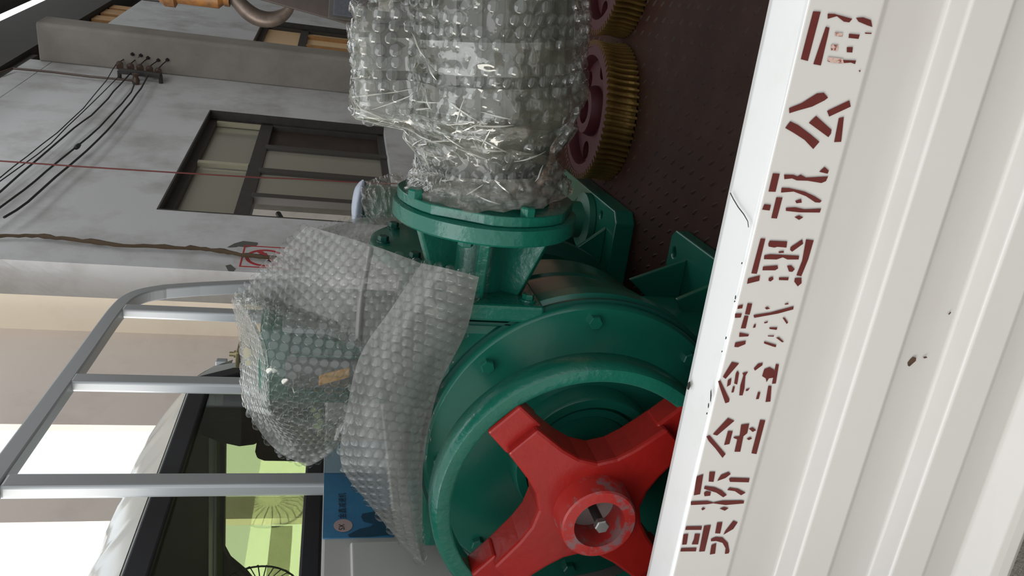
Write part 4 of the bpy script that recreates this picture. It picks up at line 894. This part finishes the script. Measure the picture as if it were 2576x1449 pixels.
f7 = patch([[hit(x, y, 'x', X) for x, y, X in r] for r in ([(905, 462, 2.37), (940, 450, 2.35), (970, 440, 2.35), (1010, 432, 2.37)], [(908, 490, 2.30), (940, 485, 2.27), (975, 480, 2.27), (1020, 470, 2.30)], [(915, 530, 2.30), (950, 535, 2.27), (985, 540, 2.27), (1030, 545, 2.30)], [(930, 560, 2.35), (960, 566, 2.33), (1000, 566, 2.33), (1035, 565, 2.35)])])
grid_mesh('crumpled_film', lambda u, v: f7(u, v) + V((-1, -.4, .3)) * (.018 * noise.noise(V((u * 7, v * 9, 2))) + .008 * noise.noise(V((u * 20, v * 24, 4)))), 50, 60, M['clearfilm'], wm)
sheet('bubble_wrap', [[(775, 588, 2.24), (850, 562, 2.24), (905, 548, 2.23), (960, 546, 2.23), (1030, 548, 2.24)], [(830, 606, 2.21), (880, 594, 2.20), (925, 584, 2.20), (970, 574, 2.20), (1035, 570, 2.22)], [(880, 640, 2.22), (910, 630, 2.21), (935, 618, 2.21), (975, 604, 2.21), (1040, 592, 2.23)]], seed=9, parent=wm, amp=.006, label='bubble wrap spread below the small wrapped motor')

# ---- worm wheels on the bed
def worm_wheel(name, cx, cy, R_, h, label, NT=66):
    t = thing(name, label, 'gear wheel', (cx, cy, ZF), 'worm wheels on the bed floor')
    z0, z1 = ZF + .0015, ZF + h
    bm = bmesh.new(); nh = 6; rings = []
    for i in range(nh + 1):
        q = i / nh; ring = []
        for k in range(NT):
            for j, (da, rr) in enumerate(((-.30, -.016), (-.17, 0), (.17, 0), (.30, -.016))):
                th = 2 * pi * (k + da) / NT + .035 * (q - .5); r = R_ + rr - .008 * (1 - (2 * q - 1) ** 2) + (-.004 if q in (0, 1) else 0)
                ring.append(bm.verts.new((cx + r * cos(th), cy + r * sin(th), z0 + (z1 - z0) * q)))
        rings.append(ring)
    n = len(rings[0])
    for A, B in zip(rings, rings[1:]):
        for k in range(n): bm.faces.new((A[k], A[(k + 1) % n], B[(k + 1) % n], B[k]))
    inn = [[bm.verts.new((cx + (R_ - .024) * cos(2 * pi * k / n), cy + (R_ - .024) * sin(2 * pi * k / n), z)) for k in range(n)] for z in (z0, z1)]
    for k in range(n):
        k2 = (k + 1) % n
        bm.faces.new((rings[0][k2], rings[0][k], inn[0][k], inn[0][k2])); bm.faces.new((rings[-1][k], rings[-1][k2], inn[1][k2], inn[1][k]))
    o = finish(bm, 'tooth_ring', M['brass'], t); o.data.materials.append(M['maroon'])
    for p in o.data.polygons:
        if p.normal.z > .9: p.material_index = 1
    holes = [circ((cx + R_ * .60 * cos(radians(20 + 60 * k)), cy + R_ * .60 * sin(radians(20 + 60 * k))), R_ * .135, 18) for k in range(6)]
    plate('web', circ((cx, cy), R_ - .055, 72), holes + [circ((cx, cy), R_ * .2, 24)], (0, 0, z0 + h * .35), (1, 0, 0), (0, 1, 0), (0, 0, h * .3), M['maroon'], t)
    lathe('inner_rim', [(R_ - .024, 0), (R_ - .024, h - .003), (R_ - .05, h - .002), (R_ - .06, h * .7), (R_ - .06, h * .3), (R_ - .05, 0)], (cx, cy, z0), (0, 0, 1), M['maroon'], t, 96, closed=True)
    lathe('hub', [(R_ * .19, .01), (R_ * .19, h), (R_ * .32, h), (R_ * .36, h * .75), (R_ * .36, .01)], (cx, cy, z0), (0, 0, 1), M['maroon'], t, 48, closed=True)
    return t
worm_wheel('toothed_gear', 2.51, .288, .224, .10, 'maroon worm wheel with bronze teeth lying behind the wrapped motor, fully in view')
worm_wheel('toothed_gear', 2.56, -.145, .205, .095, 'maroon worm wheel with dark teeth cut by the picture edge beyond the first')
